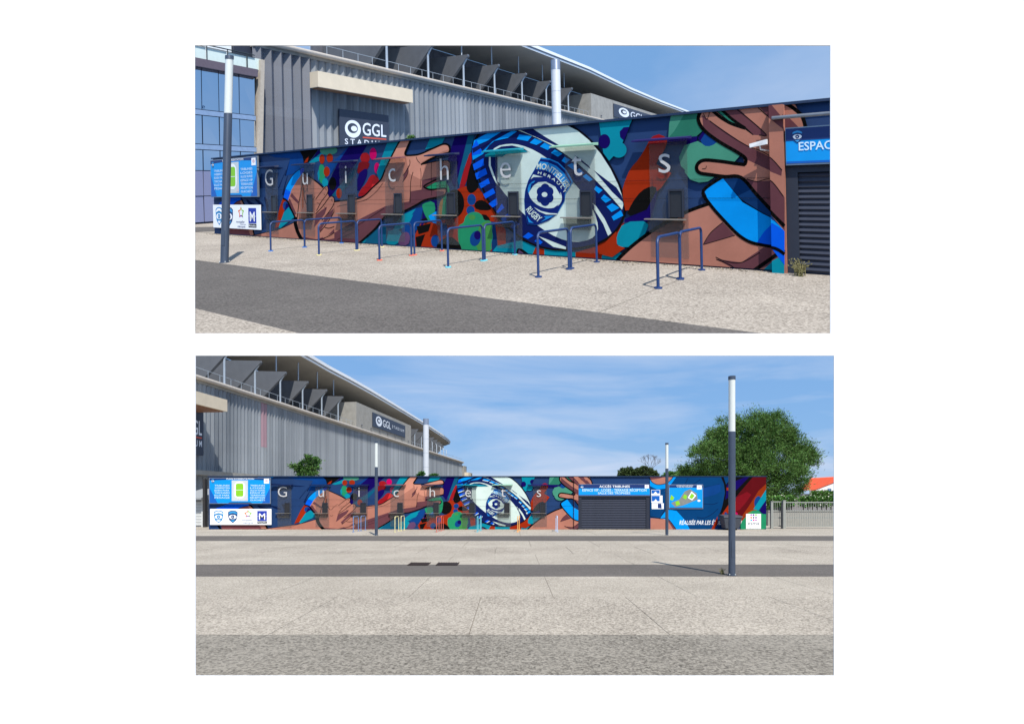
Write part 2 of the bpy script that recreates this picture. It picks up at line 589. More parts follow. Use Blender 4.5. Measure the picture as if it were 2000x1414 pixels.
# ------------------------------------------------------------------ the mural
C = dict(navy=(12, 50, 96), navy2=(8, 60, 108), ink=(10, 28, 66), indigo=(20, 6, 84), black=(15, 14, 14), teal=(8, 132, 150),
         dteal=(14, 84, 112), sky=(4, 142, 222), royal=(4, 88, 214), deep=(6, 62, 196), skin=(172, 114, 96), skinl=(200, 136, 114),
         shade=(98, 58, 64), brown=(116, 66, 70), red=(150, 24, 30), dred=(112, 20, 26), bred=(204, 44, 44), orange=(152, 42, 14),
         magenta=(190, 6, 88), green=(34, 134, 92), lime=(66, 132, 66), mint=(202, 218, 208), sea=(68, 136, 112), dsea=(42, 112, 90),
         rust=(160, 74, 30), ballnavy=(16, 28, 82), logonavy=(16, 36, 104), logoblue=(34, 132, 200), purple=(96, 66, 100),
         ochre=(156, 116, 66), dkred=(88, 14, 20), mdred=(118, 18, 28), rorange=(138, 48, 14), white=(246, 246, 244), pblue=(14, 62, 124))
ZS = {5: (375, 290, 320 / 1967), 6: (660, 260, 320 / 1676), 7: (900, 230, 340 / 1603), 8: (1180, 200, 450 / 1591),
      17: (1090, 900, 0.15), 18: (1360, 900, 0.14), 14: (378, 900, 0.15)}
WH = 3.12                                          # wall height
def z2uv(z, x, y):
    ox, oy, k = ZS[z]
    x, y = ox + x * k, oy + y * k
    if z > 10:
        return (x - 408) * 0.03, (1033.5 - y) * 0.03
    u, v = UPP.uv(x, y)
    b0 = 0.02 + 0.0 * u                            # small drift of the wall foot in the photograph
    return u, v
def smooth_poly(p, it=2):
    for _ in range(it):
        q = []
        for i in range(len(p)):
            a, b = p[i], p[(i + 1) % len(p)]
            q.append((a[0] * .75 + b[0] * .25, a[1] * .75 + b[1] * .25))
            q.append((a[0] * .25 + b[0] * .75, a[1] * .25 + b[1] * .75))
        p = q
    return p
def spline(p, n=5):
    if len(p) < 3:
        return p
    q = []
    for i in range(len(p) - 1):
        a, b, c, d = p[max(i - 1, 0)], p[i], p[i + 1], p[min(i + 2, len(p) - 1)]
        for k in range(n):
            t = k / n
            q.append(tuple(0.5 * ((2 * b[j]) + (c[j] - a[j]) * t + (2 * a[j] - 5 * b[j] + 4 * c[j] - d[j]) * t * t + (3 * b[j] - a[j] - 3 * c[j] + d[j]) * t ** 3) for j in (0, 1)))
    q.append(p[-1])
    return q
def clip(poly, u0, u1, v0, v1):
    for ax, lim, sgn in ((0, u0, 1), (0, u1, -1), (1, v0, 1), (1, v1, -1)):
        out = []
        for i in range(len(poly)):
            a, b = poly[i], poly[(i + 1) % len(poly)]
            da, db = (a[ax] - lim) * sgn, (b[ax] - lim) * sgn
            if da >= 0: out.append(a)
            if (da >= 0) != (db >= 0):
                t = da / (da - db)
                out.append((a[0] + (b[0] - a[0]) * t, a[1] + (b[1] - a[1]) * t))
        poly = out
        if len(poly) < 3:
            return []
    return poly
ART = []                                           # (part, colour, zoom, kind, data, smooth)
PART = ['mural_background']
def P_(col, z, pts, sm=0): ART.append((PART[0], col, z, 'p', pts, sm))
def E_(col, z, x, y, rx, ry, rot=0.0):
    c, s = math.cos(rot), math.sin(rot)
    pts = [(x + rx * math.cos(t) * c - ry * math.sin(t) * s, y + rx * math.cos(t) * s + ry * math.sin(t) * c) for t in [2 * math.pi * k / 28 for k in range(28)]]
    ART.append((PART[0], col, z, 'p', pts, 0))
def S_(col, z, pts, w, w1=None, raw=False): ART.append((PART[0], col, z, 's', pts if raw else spline(pts), (w, w if w1 is None else w1)))

# --- left: sleeve, hair, streaks
PART[0] = 'mural_left_figure'
E_('sky', 5, 710, 78, 72, 46)
P_('royal', 5, [(296, 700), (335, 655), (420, 588), (600, 585), (605, 625), (540, 640), (470, 712), (400, 800), (370, 960), (320, 930), (296, 850)])
P_('brown', 5, [(400, 860), (470, 712), (540, 640), (595, 622), (645, 715), (700, 860), (752, 1045), (380, 1060), (370, 960)])
P_('skin', 5, [(575, 632), (600, 628), (650, 715), (752, 1045), (700, 1045), (640, 860), (612, 715)])
S_('black', 5, [(470, 706), (535, 645), (592, 622)], 8)
S_('black', 5, [(585, 590), (645, 715), (700, 860), (748, 1040)], 16)
S_('black', 5, [(330, 890), (345, 960), (372, 1040)], 18)
P_('ink', 5, [(640, 600), (720, 650), (800, 705), (735, 705), (690, 690)], 1)
P_('ink', 5, [(740, 600), (830, 640), (870, 700), (820, 690)], 1)
P_('ink', 5, [(860, 560), (920, 640), (915, 800), (890, 700)], 1)
S_('ink', 5, [(1120, 330), (1150, 230), (1190, 100)], 16, 3)
S_('ink', 5, [(1155, 320), (1190, 220), (1232, 95)], 16, 3)
S_('ink', 5, [(1090, 560), (1120, 430), (1150, 330)], 18, 4)
S_('ink', 5, [(1040, 480), (1080, 380), (1130, 260)], 10, 2)
P_('ink', 5, [(640, 200), (860, 215), (1100, 235), (1040, 250), (840, 240)])
P_('pblue', 5, [(860, 60), (1290, 20), (1335, 110), (1345, 230), (1240, 300), (1130, 330), (1180, 120), (1000, 110)])
P_('black', 5, [(1280, 15), (1330, 100), (1345, 190), (1400, 168), (1440, 118), (1500, 40), (1530, -40), (1280, -40)])
P_('orange', 5, [(1345, 178), (1372, 128), (1405, 98), (1388, 165)])

# --- dots and diagonal stripes
PART[0] = 'mural_dots_and_stripes'
P_('indigo', 5, [(1440, 140), (1500, 45), (1560, -20), (1620, -20), (1540, 70)])
P_('teal', 5, [(1405, 170), (1545, 60), (1560, -40), (1640, -40), (1590, 60), (1535, 150), (1440, 185)])
P_('indigo', 6, [(128, 118), (322, 92), (190, 302), (0, 565), (-120, 700), (-120, 560), (0, 310)])
P_('dteal', 6, [(-60, 640), (0, 560), (90, 470), (200, 335), (245, 300), (120, 520), (0, 655)])
P_('pblue', 6, [(-110, 330), (0, 250), (128, 118), (0, 310), (-110, 480)])
E_('sea', 5, 1642, 25, 104, 58)
P_('green', 5, [(1520, 205), (1575, 188), (1602, 262), (1600, 340), (1585, 440), (1525, 400)], 2)
E_('teal', 5, 1600, 412, 36, 52)
P_('teal', 5, [(1508, 300), (1525, 250), (1535, 330), (1520, 400)])
for e in ((1562, 130, 32, 57), (1656, 118, 38, 54), (1620, 280, 37, 60), (1768, 540, 34, 62)): E_('orange', 5, *e)
E_('black', 5, 1690, 425, 46, 78)
E_('red', 6, 280, 256, 48, 54)
P_('dred', 6, [(228, 290), (330, 300), (318, 350), (290, 385), (200, 430), (205, 340)], 1)
E_('magenta', 6, 362, 215, 35, 62)
E_('magenta', 6, 402, 362, 28, 58)
P_('indigo', 6, [(200, 425), (290, 355), (308, 400), (285, 480), (200, 630)], 1)
P_('red', 6, [(290, 520), (330, 440), (365, 424), (412, 450), (434, 500), (335, 590), (260, 645), (200, 650), (240, 570)], 1)
P_('bred', 6, [(378, 432), (434, 492), (335, 588)])
P_('teal', 6, [(512, 88), (660, 62), (590, 210), (500, 360), (430, 500), (398, 405), (470, 200)])
P_('teal', 6, [(950, 45), (1112, 20), (1060, 125), (895, 170)])
P_('indigo', 6, [(1208, 15), (1400, -12), (1330, 180), (1220, 470), (1200, 560), (1120, 420), (1130, 260), (1162, 150)])
P_('dteal', 6, [(1340, 0), (1400, -12), (1372, 170), (1280, 400), (1245, 560), (1225, 480)])

# --- right of the hand: red field, leaves, flower
PART[0] = 'mural_flower_field'
P_('red', 6, [(1365, 165), (1372, 300), (1335, 440), (1290, 570), (1235, 590), (1290, 380)], 1)
P_('orange', 6, [(1225, 575), (1310, 545), (1450, 570), (1560, 740), (1640, 850), (1720, 1000), (1720, 1240), (800, 1180), (770, 1085), (830, 960), (900, 850), (1020, 900), (1220, 870)])
P_('black', 6, [(1372, 280), (1400, 400), (1452, 545), (1400, 605), (1350, 622), (1312, 560), (1330, 430)], 1)
E_('black', 6, 1200, 720, 95, 142)
E_('pblue', 6, 1370, 682, 44, 58)
E_('pblue', 6, 1360, 792, 42, 46)
P_('black', 6, [(1392, 735), (1430, 688), (1500, 688), (1565, 750), (1570, 795), (1420, 788)], 1)
P_('black', 6, [(1452, 830), (1540, 840), (1575, 940), (1500, 910)], 1)
P_('indigo', 6, [(880, 760), (960, 690), (1020, 690), (1020, 790), (850, 960)])
P_('pblue', 6, [(640, 840), (800, 770), (880, 760), (830, 960), (760, 1060), (660, 1010)])
for q in ([(665, 838), (800, 775), (730, 880), (560, 955)], [(600, 925), (775, 832), (742, 905), (560, 1005)], [(540, 1000), (640, 960), (690, 950), (560, 1040)]): P_('teal', 6, q)
P_('teal', 6, [(520, 1000), (640, 1000), (672, 1090), (560, 1160), (495, 1125)])
P_('purple', 6, [(650, 1022), (722, 1008), (745, 1070), (722, 1150), (610, 1150)], 1)
P_('dteal', 6, [(215, 1135), (300, 1070), (430, 960), (500, 900), (500, 1130)])
P_('teal', 6, [(215, 1140), (310, 1070), (250, 1150)])
P_('black', 6, [(808, 955), (955, 925), (930, 1005), (830, 1035)])
P_('black', 6, [(798, 1065), (895, 1035), (845, 1180), (810, 1175)])
P_('black', 6, [(850, 890), (960, 840), (1000, 860), (900, 930)])
P_('green', 6, [(865, 725), (985, 690), (1005, 800), (945, 925), (888, 830), (868, 765)], 1)
P_('sky', 6, [(930, 850), (1010, 800), (1012, 930), (960, 910)])
P_('green', 6, [(1035, 530), (1110, 498), (1152, 580), (1142, 780), (1100, 855), (1058, 850), (1072, 760), (1085, 660)], 1)
P_('ochre', 6, [(1085, 650), (1072, 760), (1064, 880), (1030, 850), (1038, 720)], 1)
E_('pblue', 6, 1085, 985, 38, 66)
E_('pblue', 6, 1000, 1105, 44, 62)
P_('black', 6, [(1015, 1130), (1150, 1040), (1280, 1160), (1285, 1210), (1015, 1200)], 1)
P_('navy', 6, [(1570, 905), (1610, 910), (1640, 1150), (1580, 1225)])
FL = [(1228, 1010), (1238, 940), (1292, 922), (1302, 858), (1350, 815), (1420, 803), (1482, 838), (1497, 898), (1560, 890), (1588, 950), (1578, 1000), (1594, 1060), (1572, 1120), (1580, 1225), (1270, 1212), (1266, 1160), (1235, 1120)]
P_('sea', 6, FL, 2)
P_('green', 6, [(a * .985 + 21, b * .985 + 16) for a, b in FL], 2)
P_('lime', 6, [(1440, 960), (1500, 905), (1558, 902), (1580, 950), (1582, 1060), (1560, 1120), (1566, 1215), (1400, 1200)], 1)
P_('lime', 6, [(1330, 850), (1390, 830), (1420, 870), (1370, 900)], 1)
E_('pblue', 6, 1410, 1080, 54, 78, 0.25)
E_('indigo', 6, 1432, 1045, 34, 46)
P_('teal', 7, [(290, 1240), (335, 1180), (560, 1130), (620, 1155), (720, 1200), (970, 1232), (1065, 1240), (1065, 1310), (300, 1290)])
P_('orange', 7, [(692, 1192), (772, 1210), (772, 1300), (650, 1290)])
P_('black', 7, [(512, 1260), (520, 1205), (560, 1200), (650, 1270)], 1)
P_('purple', 7, [(530, 1250), (540, 1215), (600, 1262)])
P_('orange', 7, [(1060, 1240), (1260, 1180), (1470, 1000), (1510, 960), (1450, 1180), (1330, 1320), (1060, 1310)])
E_('teal', 7, 1400, 1285, 100, 68)

# --- clapping hands
PART[0] = 'mural_clapping_hands'
P_('orange', 5, [(1100, 588), (1145, 618), (1180, 660), (1115, 745), (1050, 935), (995, 965), (1060, 700)])
E_('pblue', 5, 1128, 690, 32, 54)
P_('indigo', 5, [(1135, 660), (1185, 680), (1200, 720), (1120, 745)])
P_('teal', 5, [(1165, 705), (1240, 822), (1060, 965), (1045, 945), (1110, 765)])
P_('skin', 5, [(670, 1055), (750, 1042), (920, 1000), (1060, 966), (1255, 880), (1345, 1095), (1345, 1160), (670, 1100)])
S_('black', 5, [(665, 1056), (750, 1042), (920, 1002), (1060, 968), (1255, 878)], 9)
S_('black', 5, [(1060, 968), (985, 1010), (940, 1052)], 6, 1)
P_('sky', 5, [(1100, 600), (1128, 480), (1180, 378), (1240, 300), (1312, 246), (1350, 236), (1350, 295), (1270, 382), (1200, 500), (1160, 628), (1140, 625)])
P_('royal', 5, [(1100, 600), (1128, 490), (1190, 520), (1160, 628), (1140, 625)])
P_('deep', 5, [(1300, 250), (1350, 236), (1350, 290), (1310, 318)])
S_('black', 5, [(1098, 602), (1130, 478), (1185, 370), (1245, 294), (1315, 244), (1350, 235)], 7)
P_('skin', 5, [(1340, 290), (1400, 330), (1500, 402), (1580, 472), (1618, 452), (1640, 475), (1634, 545), (1655, 590), (1690, 578), (1716, 610), (1716, 652), (1800, 632), (1967, 595), (1990, 590), (1990, 1190), (1335, 1110), (1265, 960), (1270, 850), (1250, 820), (1200, 720), (1158, 628), (1200, 500), (1270, 384)])
P_('shade', 5, [(1180, 600), (1262, 792), (1240, 800), (1160, 640)])
P_('shade', 5, [(1205, 535), (1290, 640), (1280, 668), (1185, 575)])
P_('rust', 5, [(1328, 420), (1348, 420), (1346, 705), (1328, 740)])
P_('shade', 5, [(1490, 800), (1560, 745), (1630, 700), (1600, 790), (1510, 905), (1470, 950)])
P_('shade', 5, [(1640, 780), (1710, 720), (1690, 800), (1600, 905), (1545, 1000), (1530, 960)])
P_('shade', 5, [(1335, 1062), (1500, 1092), (1640, 1042), (1750, 928), (1800, 905), (1990, 850), (1990, 1180), (1335, 1110)])
P_('skin', 5, [(1560, 1060), (1650, 1045), (1757, 985), (1820, 1010), (1990, 960), (1990, 1060), (1760, 1070), (1620, 1100)], 1)
S_('black', 5, [(1335, 298), (1326, 450), (1292, 650), (1268, 845)], 9)
S_('black', 5, [(1350, 470), (1356, 600), (1400, 700), (1440, 640), (1484, 578)], 9, 4)
S_('black', 5, [(1340, 290), (1400, 330), (1510, 408), (1582, 474)], 15)
S_('black', 5, [(1492, 612), (1560, 520), (1618, 455), (1640, 478), (1630, 545), (1560, 640), (1502, 752)], 8)
S_('black', 5, [(1490, 790), (1580, 690), (1655, 588), (1692, 577), (1716, 615), (1700, 690), (1630, 790), (1565, 868)], 9)
S_('black', 5, [(1718, 655), (1712, 760), (1640, 880), (1545, 1004)], 9)
S_('black', 5, [(1596, 700), (1620, 735)], 5); S_('black', 5, [(1505, 655), (1540, 662)], 5); S_('black', 5, [(1590, 548), (1602, 560)], 5)
S_('black', 5, [(1600, 948), (1655, 958), (1748, 930), (1758, 968), (1690, 1030), (1600, 1075), (1490, 1108)], 9)
S_('black', 5, [(1395, 812), (1415, 828), (1430, 810)], 5)
S_('black', 5, [(1098, 598), (1150, 632), (1200, 735), (1255, 850)], 18)
S_('black', 5, [(1255, 835), (1248, 900), (1280, 1010), (1340, 1120)], 40)
S_('black', 5, [(1620, 470), (1612, 490), (1628, 505)], 4); S_('black', 5, [(1692, 600), (1682, 622), (1700, 638)], 4)

# --- reaching arm and hand
PART[0] = 'mural_reaching_arm'
P_('skin', 6, [(655, 62), (765, 50), (690, 215), (700, 237), (860, 212), (1080, 118), (1132, 124), (1152, 160), (1142, 202), (1080, 217), (860, 312), (880, 326), (1010, 292), (1130, 285), (1152, 320), (1152, 425), (1000, 480), (890, 540), (895, 562), (925, 580), (1100, 566), (1117, 596), (1080, 642), (900, 683), (800, 740), (660, 810), (500, 850), (380, 985), (215, 1138), (-30, 1125), (-30, 700), (0, 695), (195, 675), (280, 640), (360, 560), (440, 480), (500, 350), (600, 150)])
P_('skinl', 6, [(655, 64), (760, 54), (690, 215), (690, 300), (560, 440), (480, 520), (500, 350), (600, 150)])
P_('skinl', 6, [(700, 245), (860, 220), (1080, 128), (1130, 132), (1140, 170), (1080, 190), (860, 300), (900, 330), (860, 480), (740, 420)])
P_('shade', 6, [(-30, 1020), (130, 930), (260, 865), (490, 750), (735, 700), (750, 600), (862, 580), (868, 485), (1000, 452), (1150, 428), (1000, 505), (890, 560), (940, 585), (1100, 600), (1080, 640), (900, 683), (800, 740), (660, 810), (500, 850), (380, 985), (215, 1138), (-30, 1125)])
P_('skin', 6, [(900, 470), (960, 400), (1150, 385), (1150, 425), (1000, 452)])
P_('green', 6, [(905, 562), (1000, 508), (1115, 490), (1120, 560), (960, 578)])
P_('shade', 6, [(680, 430), (735, 325), (722, 420), (672, 500)])
S_('black', 6, [(-30, 702), (195, 675), (280, 640), (360, 560), (445, 478), (500, 352), (600, 152), (655, 60)], 15)
S_('black', 6, [(212, 1135), (380, 985), (500, 850), (660, 808), (800, 740), (900, 685), (1040, 655), (1095, 635), (1117, 600), (1098, 566), (960, 580), (890, 556), (905, 532), (1000, 484), (1090, 450), (1150, 425)], 17)
S_('black', 6, [(762, 52), (720, 140), (695, 222), (780, 228), (860, 212), (980, 158), (1080, 116), (1130, 122), (1152, 160), (1140, 200), (1080, 217), (960, 265), (855, 325)], 17)
S_('black', 6, [(855, 325), (1010, 292), (1128, 284), (1154, 322), (1152, 425)], 9)
S_('black', 6, [(742, 275), (738, 335), (672, 440)], 6); S_('black', 6, [(726, 385), (712, 440), (668, 505)], 5)
S_('black', 6, [(776, 400), (752, 500), (746, 715)], 6); S_('black', 6, [(850, 360), (858, 430), (850, 560)], 4)
S_('black', 6, [(808, 245), (820, 280), (848, 310)], 5); S_('black', 6, [(965, 300), (962, 400), (964, 640)], 4)
S_('black', 6, [(0, 752), (200, 708), (300, 680), (400, 600), (465, 515)], 4)
S_('black', 6, [(50, 1030), (250, 920), (480, 770)], 4); S_('black', 6, [(0, 1090), (220, 990)], 4)

# --- the ball
PART[0] = 'mural_ball'
BALL = [(128, 200), (104, 262), (110, 365), (150, 525), (220, 705), (320, 885), (440, 1022), (580, 1132), (720, 1196), (870, 1226), (980, 1222), (1150, 1205), (1285, 1165), (1405, 1092), (1485, 992), (1526, 880), (1522, 760), (1480, 620), (1405, 465), (1312, 322), (1200, 195), (1090, 105), (960, 40), (760, -60), (400, -60), (190, 110)]
P_('black', 7, BALL, 2)
cx, cy = 812, 600
BI = [(a + (cx - a) * 0.028, b + (cy - b) * 0.028) for a, b in BALL]
P_('ballnavy', 7, BI, 2)
P_('mint', 7, [(268, 340), (330, 265), (450, 240), (560, 252), (700, 308), (850, 410), (980, 528), (1100, 660), (1200, 800), (1262, 940), (1272, 1050), (1200, 1125), (1050, 1150), (900, 1110), (750, 1022), (600, 902), (470, 772), (380, 662), (310, 560), (268, 450)], 1)
P_('mint', 7, [(440, 95), (500, 108), (700, 185), (850, 262), (1000, 362), (1150, 482), (1300, 632), (1420, 765), (1490, 850), (1503, 800), (1490, 720), (1455, 620), (1385, 475), (1295, 335), (1185, 208), (1080, 122), (955, 60), (760, -40), (450, -40)])
P_('ballnavy', 7, [(495, 92), (560, 80), (640, 85), (770, 170), (925, 264), (915, 274), (790, 222), (650, 160)])
P_('ballnavy', 7, [(1045, 340), (1120, 392), (1190, 450), (1200, 475), (1110, 405)])
P_('ballnavy', 7, [(1225, 482), (1330, 560), (1440, 645), (1488, 720), (1500, 780), (1400, 685)])
P_('mint', 7, [(1180, 760), (1250, 812), (1330, 930), (1394, 1062), (1362, 1088), (1318, 980), (1250, 870)])
P_('ballnavy', 7, [(850, 1130), (960, 1150), (1060, 1190), (940, 1192)], 1)
P_('mint', 7, [(720, 1090), (800, 1120), (975, 1190), (975, 1212), (860, 1190)])
DASH = []
for q in ([(545, 158), (662, 172), (622, 218), (522, 200)], [(688, 192), (762, 222), (704, 254), (640, 234)], [(778, 232), (852, 268), (806, 300), (735, 268)],
          [(872, 296), (942, 334), (900, 362), (838, 326)], [(962, 362), (1012, 388), (975, 424), (934, 400)], [(1032, 420), (1082, 455), (1042, 482), (985, 440)],
          [(1098, 468), (1142, 510), (1110, 532), (1055, 490)], [(1160, 520), (1222, 570), (1188, 590), (1128, 542)],
          [(1252, 628), (1312, 668), (1276, 700), (1232, 660)], [(1326, 708), (1392, 756), (1340, 786), (1294, 744)], [(1400, 788), (1468, 830), (1394, 870), (1348, 820)], [(1480, 852), (1502, 902), (1414, 948), (1394, 912)]):
    P_('sky', 7, q); DASH.append(q)
for q in ([(118, 432), (216, 375), (222, 440), (130, 487)], [(138, 516), (236, 465), (252, 520), (155, 572)], [(174, 610), (260, 560), (276, 606), (194, 652)],
          [(214, 705), (306, 650), (326, 695), (235, 747)], [(264, 792), (340, 738), (346, 800), (300, 828)], [(335, 866), (386, 792), (408, 830), (350, 882)],
          [(374, 932), (442, 880), (478, 910), (404, 967)], [(458, 1002), (512, 950), (548, 980), (490, 1024)], [(578, 1097), (630, 1055), (678, 1086), (626, 1118)], [(684, 1137), (716, 1110), (762, 1146), (740, 1168)]):
    P_('royal', 7, q); DASH.append(q)
PART[0] = 'mural_ball_dashes'
for q in DASH:
    e = lambda a, b, t: (a[0] + (b[0] - a[0]) * t, a[1] + (b[1] - a[1]) * t)
    P_('mint', 7, [e(q[1], q[2], .72), e(q[0], q[3], .72), q[3], q[2]])
PART[0] = 'mural_ball'
for q in ([(130, 212), (330, 105), (440, 95), (252, 215), (118, 272)], [(188, 330), (330, 205), (490, 118), (525, 128), (440, 190), (300, 220), (215, 332)], [(113, 352), (200, 300), (216, 335), (119, 392)]):
    P_('sky', 7, q)
P_('royal', 7, [(113, 272), (150, 205), (205, 310), (190, 335), (113, 352)])
P_('ballnavy', 7, [(113, 285), (250, 220), (270, 232), (120, 330)])
P_('ballnavy', 7, [(268, 345), (345, 330), (345, 625), (300, 525), (268, 442)])
P_('mint', 7, [(268, 345), (282, 335), (284, 442), (350, 622), (330, 600), (296, 530), (266, 442)])
P_('teal', 7, [(230, 346), (300, 310), (450, 290), (600, 300), (625, 318), (500, 330), (430, 336), (390, 362), (234, 364)])
P_('ballnavy', 7, [(296, 312), (380, 268), (480, 258), (580, 283), (655, 328), (600, 302), (480, 288)])
for q in ([(345, 590), (362, 600), (375, 632), (355, 625)], [(360, 648), (382, 660), (398, 694), (375, 686)], [(390, 704), (410, 716), (428, 752)]): P_('ballnavy', 7, q)
P_('ballnavy', 7, [(1170, 728), (1200, 745), (1215, 775)])
P_('ballnavy', 7, [(1205, 790), (1232, 800), (1240, 840), (1210, 835)])
S_('black', 7, [(440, 98), (560, 132), (700, 188), (850, 264), (1000, 364), (1150, 484), (1300, 634), (1420, 767), (1492, 852)], 4)
PART[0] = 'mural_club_crest'
Q = lambda x, y: ((960 + x * 220 / 1830 - 900) / (340 / 1603), (300 + y * 220 / 1830 - 230) / (340 / 1603))   # from the closer view
def QP(col, pts, sm=0): P_(col, 7, [Q(*p) for p in pts], sm)
QP('logoblue', [(818, 68), (960, 85), (1100, 145), (1230, 270), (1340, 465), (1215, 660), (1205, 770), (1140, 880), (1080, 985), (940, 1090), (760, 1160), (592, 1148), (560, 960), (545, 760), (560, 600), (610, 440)])
QP('logonavy', [(812, 90), (950, 105), (1090, 165), (1215, 285), (1315, 465), (1205, 650), (1200, 770), (1130, 880), (1078, 985), (940, 1090), (760, 1158), (592, 1146), (562, 960), (548, 760), (564, 600), (615, 440)])
QP('logoblue', [(800, 130), (940, 150), (1070, 205), (1190, 315), (1290, 470), (1222, 590), (1120, 440), (1000, 330), (880, 270), (740, 255)])
QP('mint', [(690, 342), (850, 385), (700, 385), (650, 420)])
E_('mint', 7, *Q(888, 672), 282 * .567, 205 * .567, 0.42)
QP('logoblue', [(600, 560), (640, 480), (740, 430), (660, 520), (640, 610), (610, 660)], 1)
QP('logonavy', [(640, 610), (660, 500), (760, 440), (900, 430), (1040, 500), (1130, 610), (1135, 680), (1050, 540), (900, 460), (770, 470), (690, 530)])
QP('logonavy', [(690, 860), (860, 910), (1010, 895), (1110, 820), (1030, 925), (880, 950), (760, 920)])
QP('mint', [(700, 870), (820, 935), (960, 968), (1085, 975), (1080, 992), (900, 990), (780, 940)])
QP('logoblue', [(592, 1010), (640, 1080), (700, 1130), (620, 1120)]); QP('logoblue', [(860, 1020), (1030, 1010), (930, 1060), (810, 1115), (900, 1050)])
PET = [(88 * math.cos(t), 88 * math.sin(t)) for t in [math.pi * k / 3 + math.pi / 6 for k in range(6)]]
for a, b in PET: E_('logonavy', 7, *Q(886 + a * .82, 672 + b * 1.18), 74 * .567, 78 * .567)
E_('logonavy', 7, *Q(886, 672), 80 * .567, 90 * .567)
E_('mint', 7, *Q(877, 668), 46 * .567, 40 * .567)
ART.append(('mural_club_crest', 'mint', 7, 't', ('MONTPELLIER', [Q(748, 250), Q(880, 268), Q(1000, 328), Q(1120, 440), Q(1222, 588)], 95 * .567, Q(790, 150)), 0.02))
ART.append(('mural_club_crest', 'mint', 7, 't', ('H E R A U L T', [Q(765, 330), Q(860, 355), Q(990, 420), Q(1110, 520), Q(1200, 645)], 40 * .567, Q(780, 280)), 0.02))
ART.append(('mural_club_crest', 'mint', 7, 't', ('RUGBY', [Q(570, 918), Q(640, 1000), Q(710, 1062), Q(780, 1118)], 100 * .567, Q(610, 830)), 0.02))

# --- tree, leaves and stripes beside the ball
PART[0] = 'mural_abstract_leaves'
P_('teal', 8, [(-30, 130), (205, 105), (112, 330), (40, 405), (0, 350)])
E_('teal', 8, 106, 330, 55, 54)
E_('indigo', 8, 8, 272, 40, 50)
P_('indigo', 8, [(180, 172), (140, 175), (113, 205), (116, 242), (142, 268)])
P_('orange', 8, [(298, 305), (330, 242), (380, 222), (430, 240), (445, 272), (420, 335), (360, 425), (335, 510), (335, 600), (160, 790), (128, 620), (150, 540), (188, 455), (245, 395)], 1)
P_('red', 8, [(312, 278), (345, 235), (385, 222), (442, 262), (410, 300), (312, 296)])
P_('orange', 8, [(335, 420), (360, 425), (470, 490), (400, 590), (340, 640)])
P_('black', 8, [(152, 795), (200, 690), (262, 610), (330, 578), (374, 590), (352, 690), (300, 745)], 1)
P_('indigo', 8, [(148, 805), (300, 742), (372, 605), (362, 685), (320, 822), (148, 828)])
P_('teal', 8, [(140, 825), (322, 818), (285, 920), (232, 988), (150, 1002), (94, 988), (88, 930)], 1)
P_('orange', 8, [(-30, 1010), (90, 890), (95, 985), (150, 1005), (60, 1068), (-30, 1045)])
P_('dsea', 8, [(470, 84), (690, 60), (662, 130), (695, 190), (640, 238), (448, 250), (455, 150)])
P_('sea', 8, [(470, 84), (565, 74), (490, 200), (448, 250), (455, 150)])
P_('indigo', 8, [(440, 252), (650, 236), (640, 290), (440, 297)])
P_('sea', 8, [(560, 480), (600, 420), (650, 270), (720, 305), (790, 260), (950, 360), (905, 412), (680, 400), (640, 440), (650, 490), (775, 512), (720, 548), (660, 555), (600, 535)])
P_('sea', 8, [(522, 380), (560, 300), (650, 270), (600, 420), (575, 480), (535, 440)])
P_('pblue', 8, [(662, 250), (700, 188), (805, 260), (745, 306), (690, 302)], 1)
P_('indigo', 8, [(655, 250), (700, 185), (712, 200), (668, 270)])

PART[0] = 'mural_open_hand'
P_('skin', 8, [(80, 1105), (340, 890), (590, 752), (725, 702), (930, 910), (1000, 970), (1260, 1010), (1260, 1240), (80, 1180)])
P_('shade', 8, [(690, 980), (742, 900), (822, 828), (908, 920)], 0)
P_('shade', 8, [(778, 1080), (952, 1104), (1105, 1000), (1260, 1010), (1260, 1080), (1035, 1165), (900, 1148)])
P_('teal', 8, [(1080, 1175), (1180, 1085), (1260, 1040), (1260, 1220), (1080, 1200)])
S_('black', 8, [(1020, 1172), (1180, 1062), (1262, 1010)], 26)
S_('black', 8, [(84, 1100), (200, 990), (340, 886), (460, 815), (590, 750), (735, 698)], 24)
S_('black', 8, [(690, 982), (800, 950), (908, 918)], 5); S_('black', 8, [(690, 980), (740, 900), (822, 830)], 5)
S_('black', 8, [(775, 1068), (850, 1098), (955, 1103), (1080, 1035)], 6); S_('black', 8, [(778, 1082), (870, 1120), (905, 1145)], 6)
P_('sky', 8, [(698, 612), (820, 520), (960, 690), (1100, 770), (1262, 850), (1262, 1115), (1180, 1010), (1000, 968), (920, 900), (730, 692)])
P_('royal', 8, [(1060, 965), (1110, 890), (1175, 828), (1262, 880), (1262, 1115), (1180, 1010)])
P_('navy', 8, [(815, 515), (950, 515), (1170, 760), (1262, 830), (1262, 880), (1175, 800), (1080, 752), (950, 668)])
P_('skin', 8, [(672, 60), (745, 40), (870, 140), (965, 172), (790, 40), (1000, 0), (1300, -20), (1355, 80), (1400, 200), (1400, 230), (1262, 230), (1262, 885), (1175, 782), (1060, 650), (980, 545), (950, 522), (840, 512), (662, 490), (640, 450), (650, 410), (700, 400), (900, 420), (978, 432), (962, 370), (782, 265), (682, 182), (655, 120)])
P_('shade', 8, [(682, 90), (765, 150), (985, 300), (1170, 388), (1245, 470), (1240, 510), (1170, 482), (1000, 402), (962, 370), (782, 265), (690, 185)])
